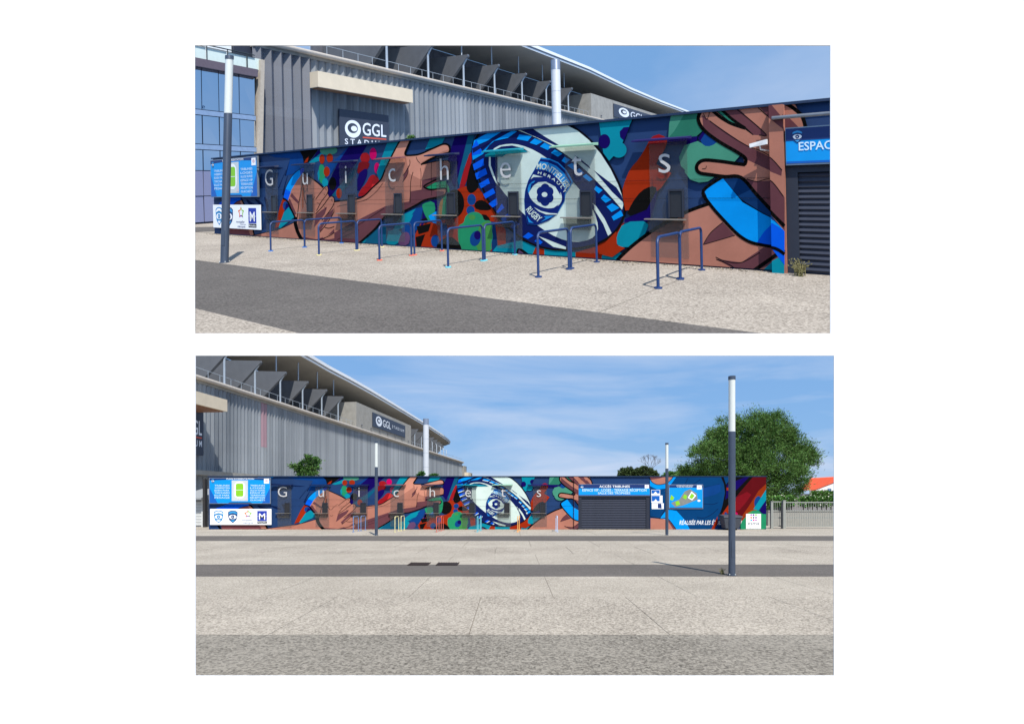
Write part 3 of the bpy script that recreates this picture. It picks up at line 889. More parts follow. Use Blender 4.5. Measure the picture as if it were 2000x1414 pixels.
P_('shade', 8, [(905, 20), (1128, 232), (1040, 228), (870, 120), (800, 40)])
P_('shade', 8, [(1050, 10), (1150, 0), (1240, 106), (1252, 86), (1300, 128), (1372, 200), (1372, 230), (1262, 230), (1250, 190), (1150, 112)])
P_('shade', 8, [(955, 525), (1060, 548), (1170, 540), (1262, 655), (1262, 880), (1175, 775), (1100, 690)])
P_('dsea', 8, [(755, 40), (800, 40), (960, 172), (880, 140)])
S_('black', 8, [(1235, 0), (1320, 50), (1375, 110), (1402, 215)], 26)
S_('black', 8, [(735, 45), (800, 100), (880, 148), (980, 182)], 22); S_('black', 8, [(980, 182), (890, 120), (795, 35)], 20)
S_('black', 8, [(980, 182), (1035, 228)], 14, 5)
S_('black', 8, [(680, 50), (655, 115), (690, 188), (790, 268), (930, 350), (982, 392), (976, 432)], 24)
S_('black', 8, [(978, 432), (900, 422), (800, 408), (690, 402), (645, 440), (662, 486), (750, 502), (840, 514), (950, 520), (1060, 640), (1170, 758), (1262, 850)], 24)
S_('black', 8, [(822, 515), (690, 612), (735, 702), (830, 812), (930, 912), (1010, 962), (1100, 985), (1200, 1002), (1262, 1040)], 22)
S_('black', 8, [(735, 130), (850, 215), (990, 300), (1080, 335), (1170, 388), (1245, 470)], 5)
S_('black', 8, [(905, 40), (1020, 130), (1125, 228), (1075, 228)], 6); S_('black', 8, [(1050, 25), (1145, 108)], 6)
S_('black', 8, [(990, 530), (1060, 548), (1160, 535), (1255, 648)], 5)
S_('black', 8, [(712, 440), (706, 458), (682, 460)], 4); S_('black', 8, [(690, 80), (715, 120), (735, 70)], 4)

# --- right of the shutter (lower picture)
PART[0] = 'mural_right_figure'
P_('navy2', 17, [(1195, 195), (2200, 195), (2200, 890), (1195, 890)])
P_('sky', 17, [(1135, 195), (1545, 195), (1470, 300), (1400, 358), (1290, 372), (1200, 330), (1150, 260)])
P_('skin', 17, [(1180, 195), (1500, 195), (1460, 250), (1390, 295), (1290, 308), (1220, 272)])
P_('shade', 17, [(1185, 195), (1420, 195), (1330, 225), (1205, 245)])
S_('black', 17, [(1180, 195), (1218, 272), (1290, 308), (1390, 296), (1460, 252), (1502, 195)], 9)
P_('skin', 17, [(1200, 742), (1330, 752), (1400, 742), (1540, 890), (1200, 890)])
P_('shade', 17, [(1400, 742), (1440, 770), (1540, 890), (1500, 890)])
P_('sky', 17, [(1325, 742), (1395, 655), (1445, 632), (1540, 650), (1640, 760), (1712, 890), (1535, 890), (1440, 770)])
S_('black', 17, [(1195, 722), (1330, 750), (1400, 742), (1450, 775), (1535, 890)], 9)
S_('black', 17, [(1322, 745), (1390, 632)], 8)
for q in ([(1690, 220), (1650, 300)], [(1850, 240), (1760, 300), (1700, 320)], [(1880, 555), (2000, 565), (2080, 540)], [(1800, 735), (1900, 740), (2000, 690), (2080, 620)], [(1900, 340), (2000, 325), (2100, 300)]):
    S_('ink', 17, q, 6)
P_('ink', 17, [(940, 305), (1030, 200), (1125, 200), (1040, 290)])
P_('pblue', 17, [(1880, 480), (2040, 440), (2110, 400), (2110, 300), (1880, 350)])
PART[0] = 'mural_right_stripes'
P_('black', 18, [(330, 205), (800, 205), (600, 440), (420, 620), (310, 780), (360, 620), (395, 440), (380, 320)])
P_('navy2', 18, [(372, 215), (440, 215), (470, 250), (410, 330)])
P_('indigo', 18, [(420, 330), (700, 215), (740, 215), (560, 400), (400, 540)])
P_('orange', 18, [(415, 372), (450, 372), (446, 410), (418, 415)])
P_('dkred', 18, [(800, 205), (985, 205), (985, 420), (800, 690), (560, 880), (520, 700), (540, 520), (600, 440)])
P_('mdred', 18, [(545, 510), (700, 430), (760, 470), (700, 560), (600, 680), (545, 700)])
P_('rorange', 18, [(720, 640), (860, 420), (985, 300), (985, 520), (860, 670), (740, 760), (600, 870), (560, 870)])
P_('orange', 18, [(310, 780), (450, 580), (545, 560), (545, 720), (430, 730), (340, 770)])
P_('black', 18, [(300, 760), (450, 540), (450, 600), (330, 770)])
E_('pblue', 18, 405, 735, 18, 22)
E_('magenta', 18, 548, 740, 24, 26)
P_('pblue', 18, [(800, 560), (830, 500), (880, 485), (905, 560), (860, 650), (805, 640)], 1)
P_('indigo', 18, [(985, 500), (985, 760), (910, 730), (880, 690), (930, 600)])
P_('teal', 18, [(985, 370), (985, 520), (862, 690), (790, 670)])
P_('green', 18, [(615, 980), (610, 860), (690, 770), (720, 720), (790, 685), (870, 690), (910, 740), (985, 740), (985, 980)], 1)
P_('lime', 18, [(690, 770), (720, 720), (780, 690), (740, 750)])
P_('orange', 18, [(200, 960), (290, 770), (290, 900), (240, 960)])
P_('pblue', 18, [(240, 960), (290, 880), (290, 960)])

def mural(P, parent, umax):
    F = P.w
    KP = 0.97
    wins = [(0.0, 21.38, 0.03 if P is UPP else 0.0, WH - 0.05, 0.0), (21.38, 21.62, 0.0, WH - 0.05, 0.16), (21.62, 25.83, 2.62, WH - 0.05, 0.0)]
    parts = {}
    def win_of(z):
        return [(25.83, 32.62, 0.0, WH - 0.05, 0.0)] if z > 16 else wins
    nlay = {}
    for (part, col, z, kind, data, sm) in ART:
        if (z > 16 and umax < 30) or (part == 'mural_ball_dashes' and P is UPP):
            continue
        key = (part, 0)
        if part == 'mural_dots_and_stripes':       # these can be told apart one by one
            key = ('painted_dot' if len(data) == 28 else 'painted_stripe', nlay.get(0, 0))
        if key not in parts:
            parts[key] = MB(F)
        mb = parts[key]
        mat = paint('mural_' + col, C[col], rough=0.85, var=0.10, scale=1.3, S=P.S, k=KP, spec=0.03)
        zone = 'R' if z > 16 else {5: 'A', 6: 'B', 7: 'C', 8: 'D'}[z]
        nlay[0] = nlay.get(0, 0) + 1
        d = 0.0015 + 0.0002 * nlay[0]
        def cv(p):
            u, v = z2uv(z, *p)
            if z < 10 and P.shift:
                t = min(1, max(0, u / 5.0))
                u += P.shift * t * t * (3 - 2 * t)
            return u, v
        polys = []
        if kind == 'p':
            polys.append([cv(p) for p in (smooth_poly(data, sm) if sm else data)])
        elif kind == 's':
            w0, w1 = sm
            n = len(data)
            L, Rr = [], []
            for i in range(n):
                a, b = data[max(i - 1, 0)], data[min(i + 1, n - 1)]
                dx, dy = b[0] - a[0], b[1] - a[1]
                l = math.hypot(dx, dy) or 1
                hw = 0.5 * (w0 + (w1 - w0) * i / (n - 1))
                L.append((data[i][0] - dy / l * hw, data[i][1] + dx / l * hw))
                Rr.append((data[i][0] + dy / l * hw, data[i][1] - dx / l * hw))
            for i in range(n - 1):
                polys.append([cv(L[i]), cv(L[i + 1]), cv(Rr[i + 1]), cv(Rr[i])])
            for i in range(1, n - 1):              # round the joints
                polys.append([cv((data[i][0] + 0.5 * w0 * math.cos(t), data[i][1] + 0.5 * w0 * math.sin(t))) for t in [2 * math.pi * k / 8 for k in range(8)]] if w0 > 12 and w0 == w1 else [])
        else:
            txt, line, h, topref = data
            ln = spline(line, 8)
            acc = [0]
            for i in range(1, len(ln)):
                acc.append(acc[-1] + math.hypot(ln[i][0] - ln[i - 1][0], ln[i][1] - ln[i - 1][1]))
            v2, t2, wd = text2d(txt, sm)
            def onl(a, b):
                s = a / wd * acc[-1]
                i = min(len(ln) - 2, max(0, int(np.searchsorted(acc, s)) - 1))
                e = (s - acc[i]) / max(1e-6, acc[i + 1] - acc[i])
                x = ln[i][0] + (ln[i + 1][0] - ln[i][0]) * e
                y = ln[i][1] + (ln[i + 1][1] - ln[i][1]) * e
                dx, dy = ln[i + 1][0] - ln[i][0], ln[i + 1][1] - ln[i][1]
                l = math.hypot(dx, dy) or 1
                return (x + dy / l * b * h, y - dx / l * b * h)
            mb.tris([(cv(onl(*p))[0], -d, cv(onl(*p))[1]) for p in v2], t2, mat)
            continue
        for (u0, u1, v0, v1, pr) in win_of(z):
            for pg in polys:
                if len(pg) < 3:
                    continue
                q = clip(pg, u0, min(u1, umax), v0, v1)
                if len(q) < 3:
                    continue
                if len(q) <= 4 and kind == 's':
                    mb.face([(a, -d - pr, b) for a, b in q], mat)
                else:
                    tri = tessellate_polygon([[Vector((a, b, 0)) for a, b in q]])
                    mb.tris([(a, -d - pr, b) for a, b in q], tri, mat)
    for nme, mb in parts.items():
        if mb.f:
            mb.build(nme[0], parent)
    return 0.0015 + 0.0002 * (nlay[0] + 2)

# ------------------------------------------------------------------ ticket office
BAYS = [(4.05, 4.86), (6.27, 7.07), (8.46, 9.32), (10.65, 11.46), (12.78, 13.55), (14.86, 15.66), (16.92, 17.70), (18.99, 19.80)]
HOODC = ['ink', 'ink', 'ink', 'brown', 'ink', 'teal', 'hoodmint', 'indigo']
C['hoodmint'] = (132, 176, 152)
def ticket_office(P, umax):
    F, S = P.w, P.S
    where = 'the %s picture' % P.tag
    root = thing('ticket_office', F, (0, 0, 0), 'long low ticket office painted with a colourful rugby mural, %s' % where, 'building')
    navy = paint('wall_navy', C['navy'], rough=0.65, var=0.08, scale=1.6, S=S, bump=0.05)
    dark = paint('coping_metal', (20, 44, 76), rough=0.6, S=S)
    grey = paint('shutter_grey', (52, 57, 72), rough=0.5, var=0.08, S=S)
    grey2 = paint('shutter_frame', (42, 46, 58), rough=0.5, var=0.06, S=S)
    black = paint('window_black', (44, 44, 46), rough=0.25, S=S)
    stone = paint('counter_stone', (122, 116, 108), rough=0.6, S=S)
    b = MB(F); b.box(0, umax, 0, 5.0, -0.02, WH - 0.05, navy); b.build('wall', root)
    b = MB(F); b.box(-0.03, umax + 0.03, -0.075, 5.03, WH - 0.05, WH, dark); b.build('coping', root)
    b = MB(F); b.box(21.38, 21.62, -0.16, -0.001, 0, WH - 0.05, paint('pilaster_skin', C['skin'], S=S)); b.build('pilaster', root)
    lay = mural(P, root, umax)
    # ticket windows
    tint = film('bay_tint', (96, 100, 100), 0.16, S=S)
    lite = paint('bay_wall', (172, 176, 174), S=S)
    letc = paint('letter_grey', (190, 188, 186), rough=0.5, var=0.05, S=S)
    for k, ((u0, u1), ch) in enumerate(zip(BAYS, 'Guichets')):
        w = u1 - u0
        pn = MB(F); pn.box(u0, u1, -0.066, -0.058, 0.14, 2.56, tint)
        pan = pn.build('service_panel', root, (u0, 0, 0))
        lt = MB(F)
        v2, t2, wd = text2d(ch, -0.006)
        h = 0.60
        lt.tris([(u0 + (0.42 if k else 0.36) * w - wd * h / 2 + p[0] * h, -0.090, 1.90 + p[1] * h) for p in v2], t2, letc)
        lt.build('letter', pan, (u0, 0, 1.9))
        wi = MB(F)
        wi.box(u0 + 0.50 * w, u0 + 0.54 * w, -0.10, -0.0705, 0.98, 1.56, grey2); wi.box(u0 + 0.86 * w, u0 + 0.90 * w, -0.10, -0.0705, 0.98, 1.56, grey2)
        wi.box(u0 + 0.54 * w, u0 + 0.86 * w, -0.10, -0.0705, 1.52, 1.56, grey2); wi.box(u0 + 0.54 * w, u0 + 0.86 * w, -0.080, -0.0705, 0.98, 1.52, black)
        wi.build('window', pan, (u0, 0, 1))
        ct = MB(F)
        ct.box(u0 - 0.10, u1 - 0.04, -0.17, -0.0705, 0.926, 0.95, stone)
        ct.hexa([(u0 - 0.02, -0.10, 0.66), (u1 - 0.12, -0.10, 0.66), (u1 - 0.12, -0.0705, 0.66), (u0 - 0.02, -0.0705, 0.66),
                 (u0 - 0.04, -0.14, 0.925), (u1 - 0.10, -0.14, 0.925), (u1 - 0.10, -0.0705, 0.925), (u0 - 0.04, -0.0705, 0.925)], film('counter_skirt', (90, 88, 84), 0.28, S=S))
        ct.build('counter', pan, (u0, 0, 0.9))
        hd = MB(F)
        hm = paint('hood_' + HOODC[k], C[HOODC[k]], S=S)
        hd.hexa([(u0 - 0.34, -0.20, 2.57), (u1 + 0.04, -0.20, 2.57), (u1 + 0.10, -0.0705, 2.57), (u0 - 0.28, -0.0705, 2.57),
                 (u0 - 0.34, -0.20, 2.60), (u1 + 0.04, -0.20, 2.60), (u1 + 0.10, -0.0705, 2.63), (u0 - 0.28, -0.0705, 2.63)], hm)
        hd.build('hood', root, (u0, 0, 2.6))
    # fine ledge strips in a dark tint, marking the wall's panel joints
    lg = MB(F)
    for v in (1.36, 1.74):
        lg.box(0.01, 21.37, -0.062, -0.056, v, v + 0.018, film('ledge_tint', (18, 20, 26), 0.20, S=S))
    lg.build('wall_ledge', root)
    # roller shutter
    ur = min(25.80, umax)
    fr = MB(F)
    fr.box(21.625, 21.82, -0.10, -0.001, 0, 1.95, grey2); fr.box(ur - 0.20, ur, -0.10, -0.001, 0, 1.95, grey2); fr.box(21.82, ur - 0.20, -0.10, -0.001, 1.83, 1.95, grey2)
    sh = fr.build('shutter', root, (21.6, 0, 0))
    sl = MB(F)
    L = ur - 0.202 - 21.822
    sl.prism([(-0.030, 0.0), (-0.030, 0.012), (-0.062, 0.05), (-0.052, 0.092), (-0.030, 0.1), (-0.004, 0.1), (-0.004, 0.0)], 'x', 0, L, grey)
    me, _ = sl.mesh('slat')
    for k in range(18):
        put(me, 'slat', F, (21.821, 0, 0.02 + k * 0.1), sh)
    if P is UPP:
        ru = MB(F); ru.tube([(21.44, -0.24, 2.83), (25.8, -0.24, 2.83)], 0.035, paint('rail_steel', (128, 132, 138), rough=0.35, metal=0.6, S=S)); ru.build('awning_rail', root, (21, 0, 2.8))
    return root
ticket_office(UPP, 25.9)
ticket_office(LOW, 32.65)

# ------------------------------------------------------------------ signs on the wall
def bar_poly(b, pts, w, mat):
    b.face([(u, w, v) for u, v in pts], mat)
def ell(b, u, v, ru, rv, w, mat, n=24):
    b.face([(u + ru * math.cos(2 * math.pi * k / n), w, v + rv * math.sin(2 * math.pi * k / n)) for k in range(n)], mat)
def rrect(b, u0, u1, v0, v1, r, w, mat):
    pts = []
    for cx, cy, a in ((u1 - r, v1 - r, 0), (u0 + r, v1 - r, 90), (u0 + r, v0 + r, 180), (u1 - r, v0 + r, 270)):
        for k in range(6):
            t = R(a + 18 * k)
            pts.append((cx + r * math.cos(t), w, cy + r * math.sin(t)))
    b.face(pts, mat)
def crest(b, u, v, h, w, navy, white, light):
    """club shield: rounded top, pointed foot, an eye with a flower"""
    hw = h * 0.38
    sh = [(-1, .36), (-.6, .46), (0, .5), (.6, .46), (1, .36), (.95, 0), (.72, -.26), (0, -.5), (-.72, -.26), (-.95, 0)]
    b.face([(u + a * hw, w, v + c * h) for a, c in sh], navy)
    b.face([(u + a * hw, w - .003, v + c * h) for a, c in ((-.84, .31), (-.5, .40), (0, .44), (.5, .40), (.84, .31), (.86, .20), (0, .30), (-.86, .20))], light)
    ell(b, u, v - 0.01 * h, hw * .80, h * .17, w - .003, white)
    ell(b, u, v - 0.01 * h, hw * .34, h * .135, w - .006, navy)
    ell(b, u, v - 0.01 * h, hw * .10, h * .04, w - .009, white)
    b.face([(u + a * hw, w - .003, v + c * h) for a, c in ((-.45, -.26), (.45, -.26), (.1, -.40), (-.1, -.40))], light)
def signs(P):
    F, S = P.w, P.S
    where = 'in the %s picture' % P.tag
    blue = paint('sign_blue', (2, 146, 222), rough=0.35, var=0.03, S=S); blued = paint('sign_deep_blue', (20, 92, 178), rough=0.35, var=0.03, S=S)
    navy = paint('sign_navy', (28, 52, 108), rough=0.4, var=0.03, S=S); white = paint('sign_white', (244, 246, 248), rough=0.4, var=0.02, S=S)
    grey = paint('sign_grey', (198, 206, 206), rough=0.4, var=0.04, S=S); green = paint('pitch_green', (134, 200, 40), rough=0.5, var=0.04, S=S)
    alu = paint('sign_frame_alu', (150, 160, 168), rough=0.3, metal=0.5, S=S); lblue = paint('crest_light_blue', (56, 150, 208), S=S)
    pale = paint('sign_text_pale', (206, 232, 246), var=0.02, S=S); red = paint('sign_pale_mark', (216, 190, 198), S=S)
    tarm = paint('plan_tarmac', (126, 128, 122), S=S)
    W = -0.14
    def txt(b, t, u, v, h, mat, wd=None, bold=0.012, w=W - 0.031):
        put_text(b, t, mat, lambda a, c: (u + a, w, v + c), width=wd, bold=bold, height=h)
    def lines(o, rows, **kw):
        for r in rows:
            b = MB(F); txt(b, *r, **kw); b.build('lettering', o, (r[1], 0, r[2]))
    # plan d'orientation
    o = thing('orientation_sign', F, (0.1, W, 1.5), 'blue PLAN D\'ORIENTATION stadium plan sign on the wall, %s' % where, 'sign', 'stadium plan signs')
    u0, u1, v0, v1 = 0.10, 3.68, 1.50, 3.02
    b = MB(F); b.box(u0, u1, W - 0.02, W + 0.05, v0, v1, alu); b.build('panel', o)
    b = MB(F); b.face([(u0 + .03, W - .024, v0 + .03), (u1 - .03, W - .024, v0 + .03), (u1 - .03, W - .024, v1 - .03), (u0 + .03, W - .024, v1 - .03)], blue)
    bar_poly(b, [(u1 - .5, v0 + .03), (u1 - .03, v0 + .03), (u1 - .03, v1 - .6)], W - .0255, blued); bar_poly(b, [(u0 + .03, v0 + .03), (u0 + .5, v0 + .03), (u0 + .03, v1 - .6)], W - .0255, blued)
    bar_poly(b, [(u0 + .03, v1 - .03), (u0 + .03, v1 - .16), (1.3, v1 - .11), (2.6, v1 - .11), (u1 - .03, v1 - .16), (u1 - .03, v1 - .03)], W - .027, navy)
    bar_poly(b, [(1.2, v0 + .03), (2.6, v0 + .03), (2.5, v0 + .09), (1.3, v0 + .09)], W - .027, navy)
    b.build('printed_face', o)
    b = MB(F); rrect(b, 1.42, 2.36, 1.66, 2.86, .02, W - .028, grey); rrect(b, 1.56, 2.20, 1.80, 2.80, .30, W - .030, white)
    rrect(b, 1.66, 2.10, 1.92, 2.68, .10, W - .032, green); b.face([(1.67, W - .034, 2.29), (2.09, W - .034, 2.29), (2.09, W - .034, 2.31), (1.67, W - .034, 2.31)], white)
    bar_poly(b, [(2.18, 1.72), (2.34, 1.72), (2.30, 1.84), (2.20, 1.80)], W - .034, red); b.build('stadium_plan', o)
    lines(o, [("PLAN D'ORIENTATION", 1.12, v1 - .108, .075, white, 1.6)])
    lines(o, [(t, .42, 2.52 - k * .142, .085, pale, .88) for k, t in enumerate(('TRIBUNES', 'WEBERSTEIN', 'EDEN PARK', 'TRICHARD', 'ELLIS PARK', 'PESAGE'))])
    lines(o, [(t, 2.50, 2.52 - k * .142, .085, pale, .86) for k, t in enumerate(('TRIBUNES', 'LOGES', 'SALLE DES TROPHÉES', 'ESPACE VIP', 'TERRASSE', 'RÉCEPTION', 'GUICHETS'))])
    b = MB(F); b.face([(3.30, W - .029, 2.68), (3.60, W - .029, 2.68), (3.60, W - .029, 2.96), (3.30, W - .029, 2.96)], white); ell(b, 3.45, 2.84, .09, .07, W - .031, red); b.build('corner_logo', o)
    b = MB(F); crest(b, .32, 2.82, .26, W - .029, navy, white, lblue); b.build('club_crest', o)
    # white sponsor board
    o = thing('sponsor_board', F, (0.12, -0.08, 0.27), 'white board with a row of logos low on the wall, %s' % where, 'sign', 'white logo boards')
    W2 = -0.10
    b = MB(F); b.box(.12, 3.70, W2, -0.055, .27, 1.20, white); b.build('panel', o)
    b = MB(F)
    nv = paint('logo_navy', (22, 58, 112), S=S); pu = paint('logo_purple', (126, 60, 150), S=S); og = paint('logo_orange', (236, 110, 40), S=S); gr = paint('logo_green', (140, 196, 60), S=S); bl = paint('logo_royal', (34, 56, 160), S=S); bk = paint('logo_black', (14, 14, 18), S=S); ccc = paint('logo_cyan', (24, 132, 190), S=S)
    crest(b, .62, .74, .74, W2 - .002, ccc, white, white); b.build('logo', o, (.6, 0, .7))
    b = MB(F); crest(b, 1.45, .74, .74, W2 - .002, nv, white, lblue); b.build('logo', o, (1.4, 0, .7))
    b = MB(F)
    st = []
    for k in range(10):
        r = .24 if k % 2 == 0 else .14
        st.append((2.34 + r * math.sin(k * math.pi / 5), .90 + r * math.cos(k * math.pi / 5)))
    for k in range(10):
        a, c = st[k], st[(k + 1) % 10]
        f = lambda p: (2.34 + (p[0] - 2.34) * .62, .90 + (p[1] - .90) * .62)
        b.face([(a[0], W2 - .002, a[1]), (c[0], W2 - .002, c[1]), (f(c)[0], W2 - .002, f(c)[1]), (f(a)[0], W2 - .002, f(a)[1])], (gr if k < 4 else pu if k < 6 else og))
    b.build('logo', o, (2.3, 0, .9))
    lines(o, [('montpellier', 1.96, .50, .085, nv, .64), ('méditerranée', 2.24, .43, .04, nv, .44), ('métropole', 2.06, .32, .085, nv, .58)], w=W2 - .002)
    b = MB(F); b.face([(2.88, W2 - .002, .50), (3.44, W2 - .002, .50), (3.44, W2 - .002, 1.08), (2.88, W2 - .002, 1.08)], bl); b.face([(2.88, W2 - .002, .34), (3.44, W2 - .002, .34), (3.44, W2 - .002, .48), (2.88, W2 - .002, .48)], bk)
    txt(b, 'M', 2.98, .58, .36, white, .36, bold=.01, w=W2 - .005); b.face([(2.88, W2 - .004, .765), (3.44, W2 - .004, .765), (3.44, W2 - .004, .775), (2.88, W2 - .004, .775)], white); txt(b, 'Montpellier', 2.91, .38, .07, white, .50, w=W2 - .005)
    b.build('logo', o, (3.1, 0, .7))
    # sign over the shutter
    o = thing('entrance_sign', F, (21.66, W, 1.96), 'blue ACCÈS TRIBUNES sign above the grey roller shutter, %s' % where, 'sign', 'signs above the shutters')
    b = MB(F); b.box(21.64, 25.80, W - .02, -0.002, 1.96, 2.64, alu); b.build('panel', o)
    b = MB(F); b.face([(21.65, W - .024, 1.99), (25.79, W - .024, 1.99), (25.79, W - .024, 2.62), (21.65, W - .024, 2.62)], blue)
    bar_poly(b, [(21.65, 2.40), (25.79, 2.40), (25.79, 2.62), (21.65, 2.62)], W - .027, navy); bar_poly(b, [(21.65, 1.99), (25.79, 1.99), (25.79, 2.03), (21.65, 2.03)], W - .027, blued); b.build('printed_face', o)
    lines(o, [('ACCÈS TRIBUNES', 22.85, 2.44, .13, white, 1.78), ('ESPACE VIP - LOGES - TERRASSE RÉCEPTION', 21.86, 2.22, .145, pale, 3.74), ('SALLE DES TROPHÉES', 22.77, 2.06, .12, pale, 1.88)])
    b = MB(F); crest(b, 21.84, 2.47, .24, W - .030, navy, white, lblue); b.build('club_crest', o)
    b = MB(F); b.face([(25.5, W - .030, 2.40), (25.74, W - .030, 2.40), (25.74, W - .030, 2.60), (25.5, W - .030, 2.60)], white); ell(b, 25.62, 2.52, .07, .05, W - .032, red); b.build('corner_logo', o)
    if P is UPP:
        o = thing('security_camera', F, (21.3, -0.07, 2.2), 'white bullet security camera on the painted wall beside the pilaster', 'camera')
        wh = paint('camera_white', (232, 232, 230), rough=0.35, S=S)
        b = MB(F); b.hexa([(21.06, -.30, 2.31), (21.35, -.27, 2.36), (21.35, -.20, 2.36), (21.06, -.22, 2.31), (21.05, -.30, 2.38), (21.35, -.28, 2.45), (21.35, -.19, 2.45), (21.05, -.22, 2.38)], wh); b.build('housing', o)
        b = MB(F); b.tube([(21.22, -.24, 2.345), (21.23, -.22, 2.27), (21.34, -.07, 2.25)], .014, wh, n=8); b.build('bracket', o)
        return
    # signs only the lower picture shows
    o = thing('site_map_sign', F, (26.94, -.08, 1.2), 'blue sign with a site map of green pitches to the right of the shutter', 'sign')
    b = MB(F); b.box(26.92, 28.92, -.10, -.052, 1.20, 2.62, alu); b.build('panel', o)
    w = -.103
    b = MB(F); b.face([(26.95, w, 1.23), (28.89, w, 1.23), (28.89, w, 2.59), (26.95, w, 2.59)], blue); bar_poly(b, [(26.95, 2.44), (28.89, 2.44), (28.89, 2.59), (26.95, 2.59)], w - .002, navy); bar_poly(b, [(26.95, 1.23), (28.89, 1.23), (28.89, 1.28), (26.95, 1.28)], w - .002, navy); b.build('printed_face', o)
    b = MB(F); bar_poly(b, [(27.05, 1.55), (27.30, 1.30), (27.75, 1.40), (28.60, 1.75), (28.55, 2.10), (28.15, 2.35), (27.85, 2.22), (27.70, 2.0), (27.55, 1.75)], w - .002, tarm)
    bar_poly(b, [(28.02, 1.85), (28.28, 1.70), (28.52, 1.98), (28.25, 2.22)], w - .004, white); bar_poly(b, [(28.10, 1.86), (28.27, 1.77), (28.43, 1.97), (28.25, 2.12)], w - .006, green)
    bar_poly(b, [(27.72, 1.86), (27.92, 1.74), (28.0, 1.95), (27.85, 2.06)], w - .004, green); bar_poly(b, [(27.35, 1.38), (27.58, 1.46), (27.50, 1.68), (27.30, 1.62)], w - .004, green); bar_poly(b, [(26.98, 1.74), (27.14, 1.68), (27.24, 1.86), (27.06, 2.02)], w - .004, green)
    ell(b, 28.68, 1.68, .09, .06, w - .004, white); b.build('site_plan', o)
    lines(o, [('COMPLEXE SPORTIF', 27.35, 2.53, .05, white, 1.0), ('YVES DU MANOIR', 27.40, 2.46, .05, white, .9)], w=w - .004)
    b = MB(F); b.face([(28.56, w - .004, 2.34), (28.84, w - .004, 2.34), (28.84, w - .004, 2.58), (28.56, w - .004, 2.58)], white); ell(b, 28.70, 2.47, .07, .06, w - .006, red); b.build('corner_logo', o)
    ntc = [(25.90, 26.42, 2.00, 2.31, 'small white notice beside the shutter, topmost of three'), (25.91, 26.56, 1.55, 1.98, 'white notice with a blue band beside the shutter, middle of three'), (25.93, 26.63, 1.19, 1.53, 'white notice beside the shutter, lowest of three')]
    for k, (a, c, d, e, lab) in enumerate(ntc):
        o = thing('paper_notice', F, (a, -.06, d), lab, 'notice', 'paper notices beside the shutter')
        b = MB(F); b.box(a, c, -.075, -.052, d, e, white); b.build('sheet', o)
        b = MB(F)
        if k < 2: b.face([(a + .02, -.078, d + .1), (c - .14 * k - .03, -.078, d + .1), (c - .14 * k - .03, -.078, e - .02), (a + .02, -.078, e - .02)], blued); b.face([(a + .15, -.080, d + .1), (a + .35, -.080, d + .1), (a + .25, -.080, d + .22)], white)
        else: b.face([(a + .35, -.078, d + .05), (c - .12, -.078, d + .03), (c - .14, -.078, e - .02), (a + .35, -.078, e - .02)], navy)
        b.build('print', o)
    o = thing('school_logo_board', F, (31.44, -.07, .03), 'white square board with nine coloured dots and the word esma at the wall\'s right end', 'sign')
    b = MB(F); b.box(31.44, 32.31, -.085, -.056, .03, .91, white); b.build('panel', o)
    b = MB(F)
    dots = [(180, 96, 180), (120, 40, 140), (150, 200, 60), (236, 110, 40), (80, 80, 86), (130, 40, 140), (20, 160, 220), (226, 20, 130), (170, 90, 170)]
    for k, cc in enumerate(dots):
        b = MB(F); ell(b, 31.74 + (k % 3) * .14, .84 - (k // 3) * .15, .052, .052, -.088, paint('dot_%d' % k, cc), 14); b.build('logo_dot', o, (31.7, 0, .8))
    eg = paint('esma_grey', (60, 60, 66))
    lines(o, [('esma', 31.54, .26, .20, eg, .67), ('école supérieure des', 31.54, .155, .04, eg, .67), ('métiers artistiques', 31.54, .07, .04, eg, .67)], w=-.088, bold=0.0)
    root = [q for q in bpy.data.objects if q.name.startswith('ticket_office') and 'lower' in q.get('label', '')][0]
    b = MB(F); put_text(b, "RÉALISÉE PAR LES ÉTUDIANTS DE L'", white, lambda a, c: (27.54 + a, -.062, .28 + c), width=3.78, bold=.004, slant=.32, height=.24); b.build('signature_lettering', root)
signs(UPP)
signs(LOW)

# ------------------------------------------------------------------ cycle hoops
def hoop(P, u, w0, w1, col, label, group, flange=None):
    F, S = P.w, P.S
    m = paint('hoop_' + '%d_%d_%d' % col, col, rough=0.4, var=0.12, scale=9, S=S)
    o = thing('cycle_hoop', F, (u, w0, 0), label, 'bike rack', group)
    H, r = 0.82, 0.10
    pts = [(u, w0, 0.0), (u, w0, H - r)]
    for k in range(1, 5): pts.append((u, w0 + r - r * math.cos(k * math.pi / 8), H - r + r * math.sin(k * math.pi / 8)))
    for k in range(4, -1, -1): pts.append((u, w1 - r + r * math.cos(k * math.pi / 8), H - r + r * math.sin(k * math.pi / 8)))
    pts.append((u, w1, 0.0))
    b = MB(F); b.tube(pts, 0.025 if P is UPP else 0.019, m, n=10); b.build('tube', o)
    fm = paint('flange_%d_%d_%d' % (flange or col), flange or col, S=S)
    for w in (w0, w1):
        b = MB(F); b.tube([(u, w, 0.001), (u, w, 0.022)], 0.068, fm, n=12); b.build('base_plate', o)
ORD = ['first', 'second', 'third', 'fourth', 'fifth', 'sixth']
BLUE = (32, 58, 106)
UL = [((519, 490), (595, 483.6), (603, 484), (668, 475.5)), ((615, 498), (689, 489), (698, 489), (760, 484)), ((730.6, 508), (803, 499.6), (811, 498.6), (871, 491)),
      ((874, 522.5), (943.5, 510), (947.5, 509), (1004, 498)), ((1054, 542), (1110, 526.5), (1116, 525), (1161, 512)), ((1289, 564), (1327, 546), (1330, 545), (1364, 527.5))]
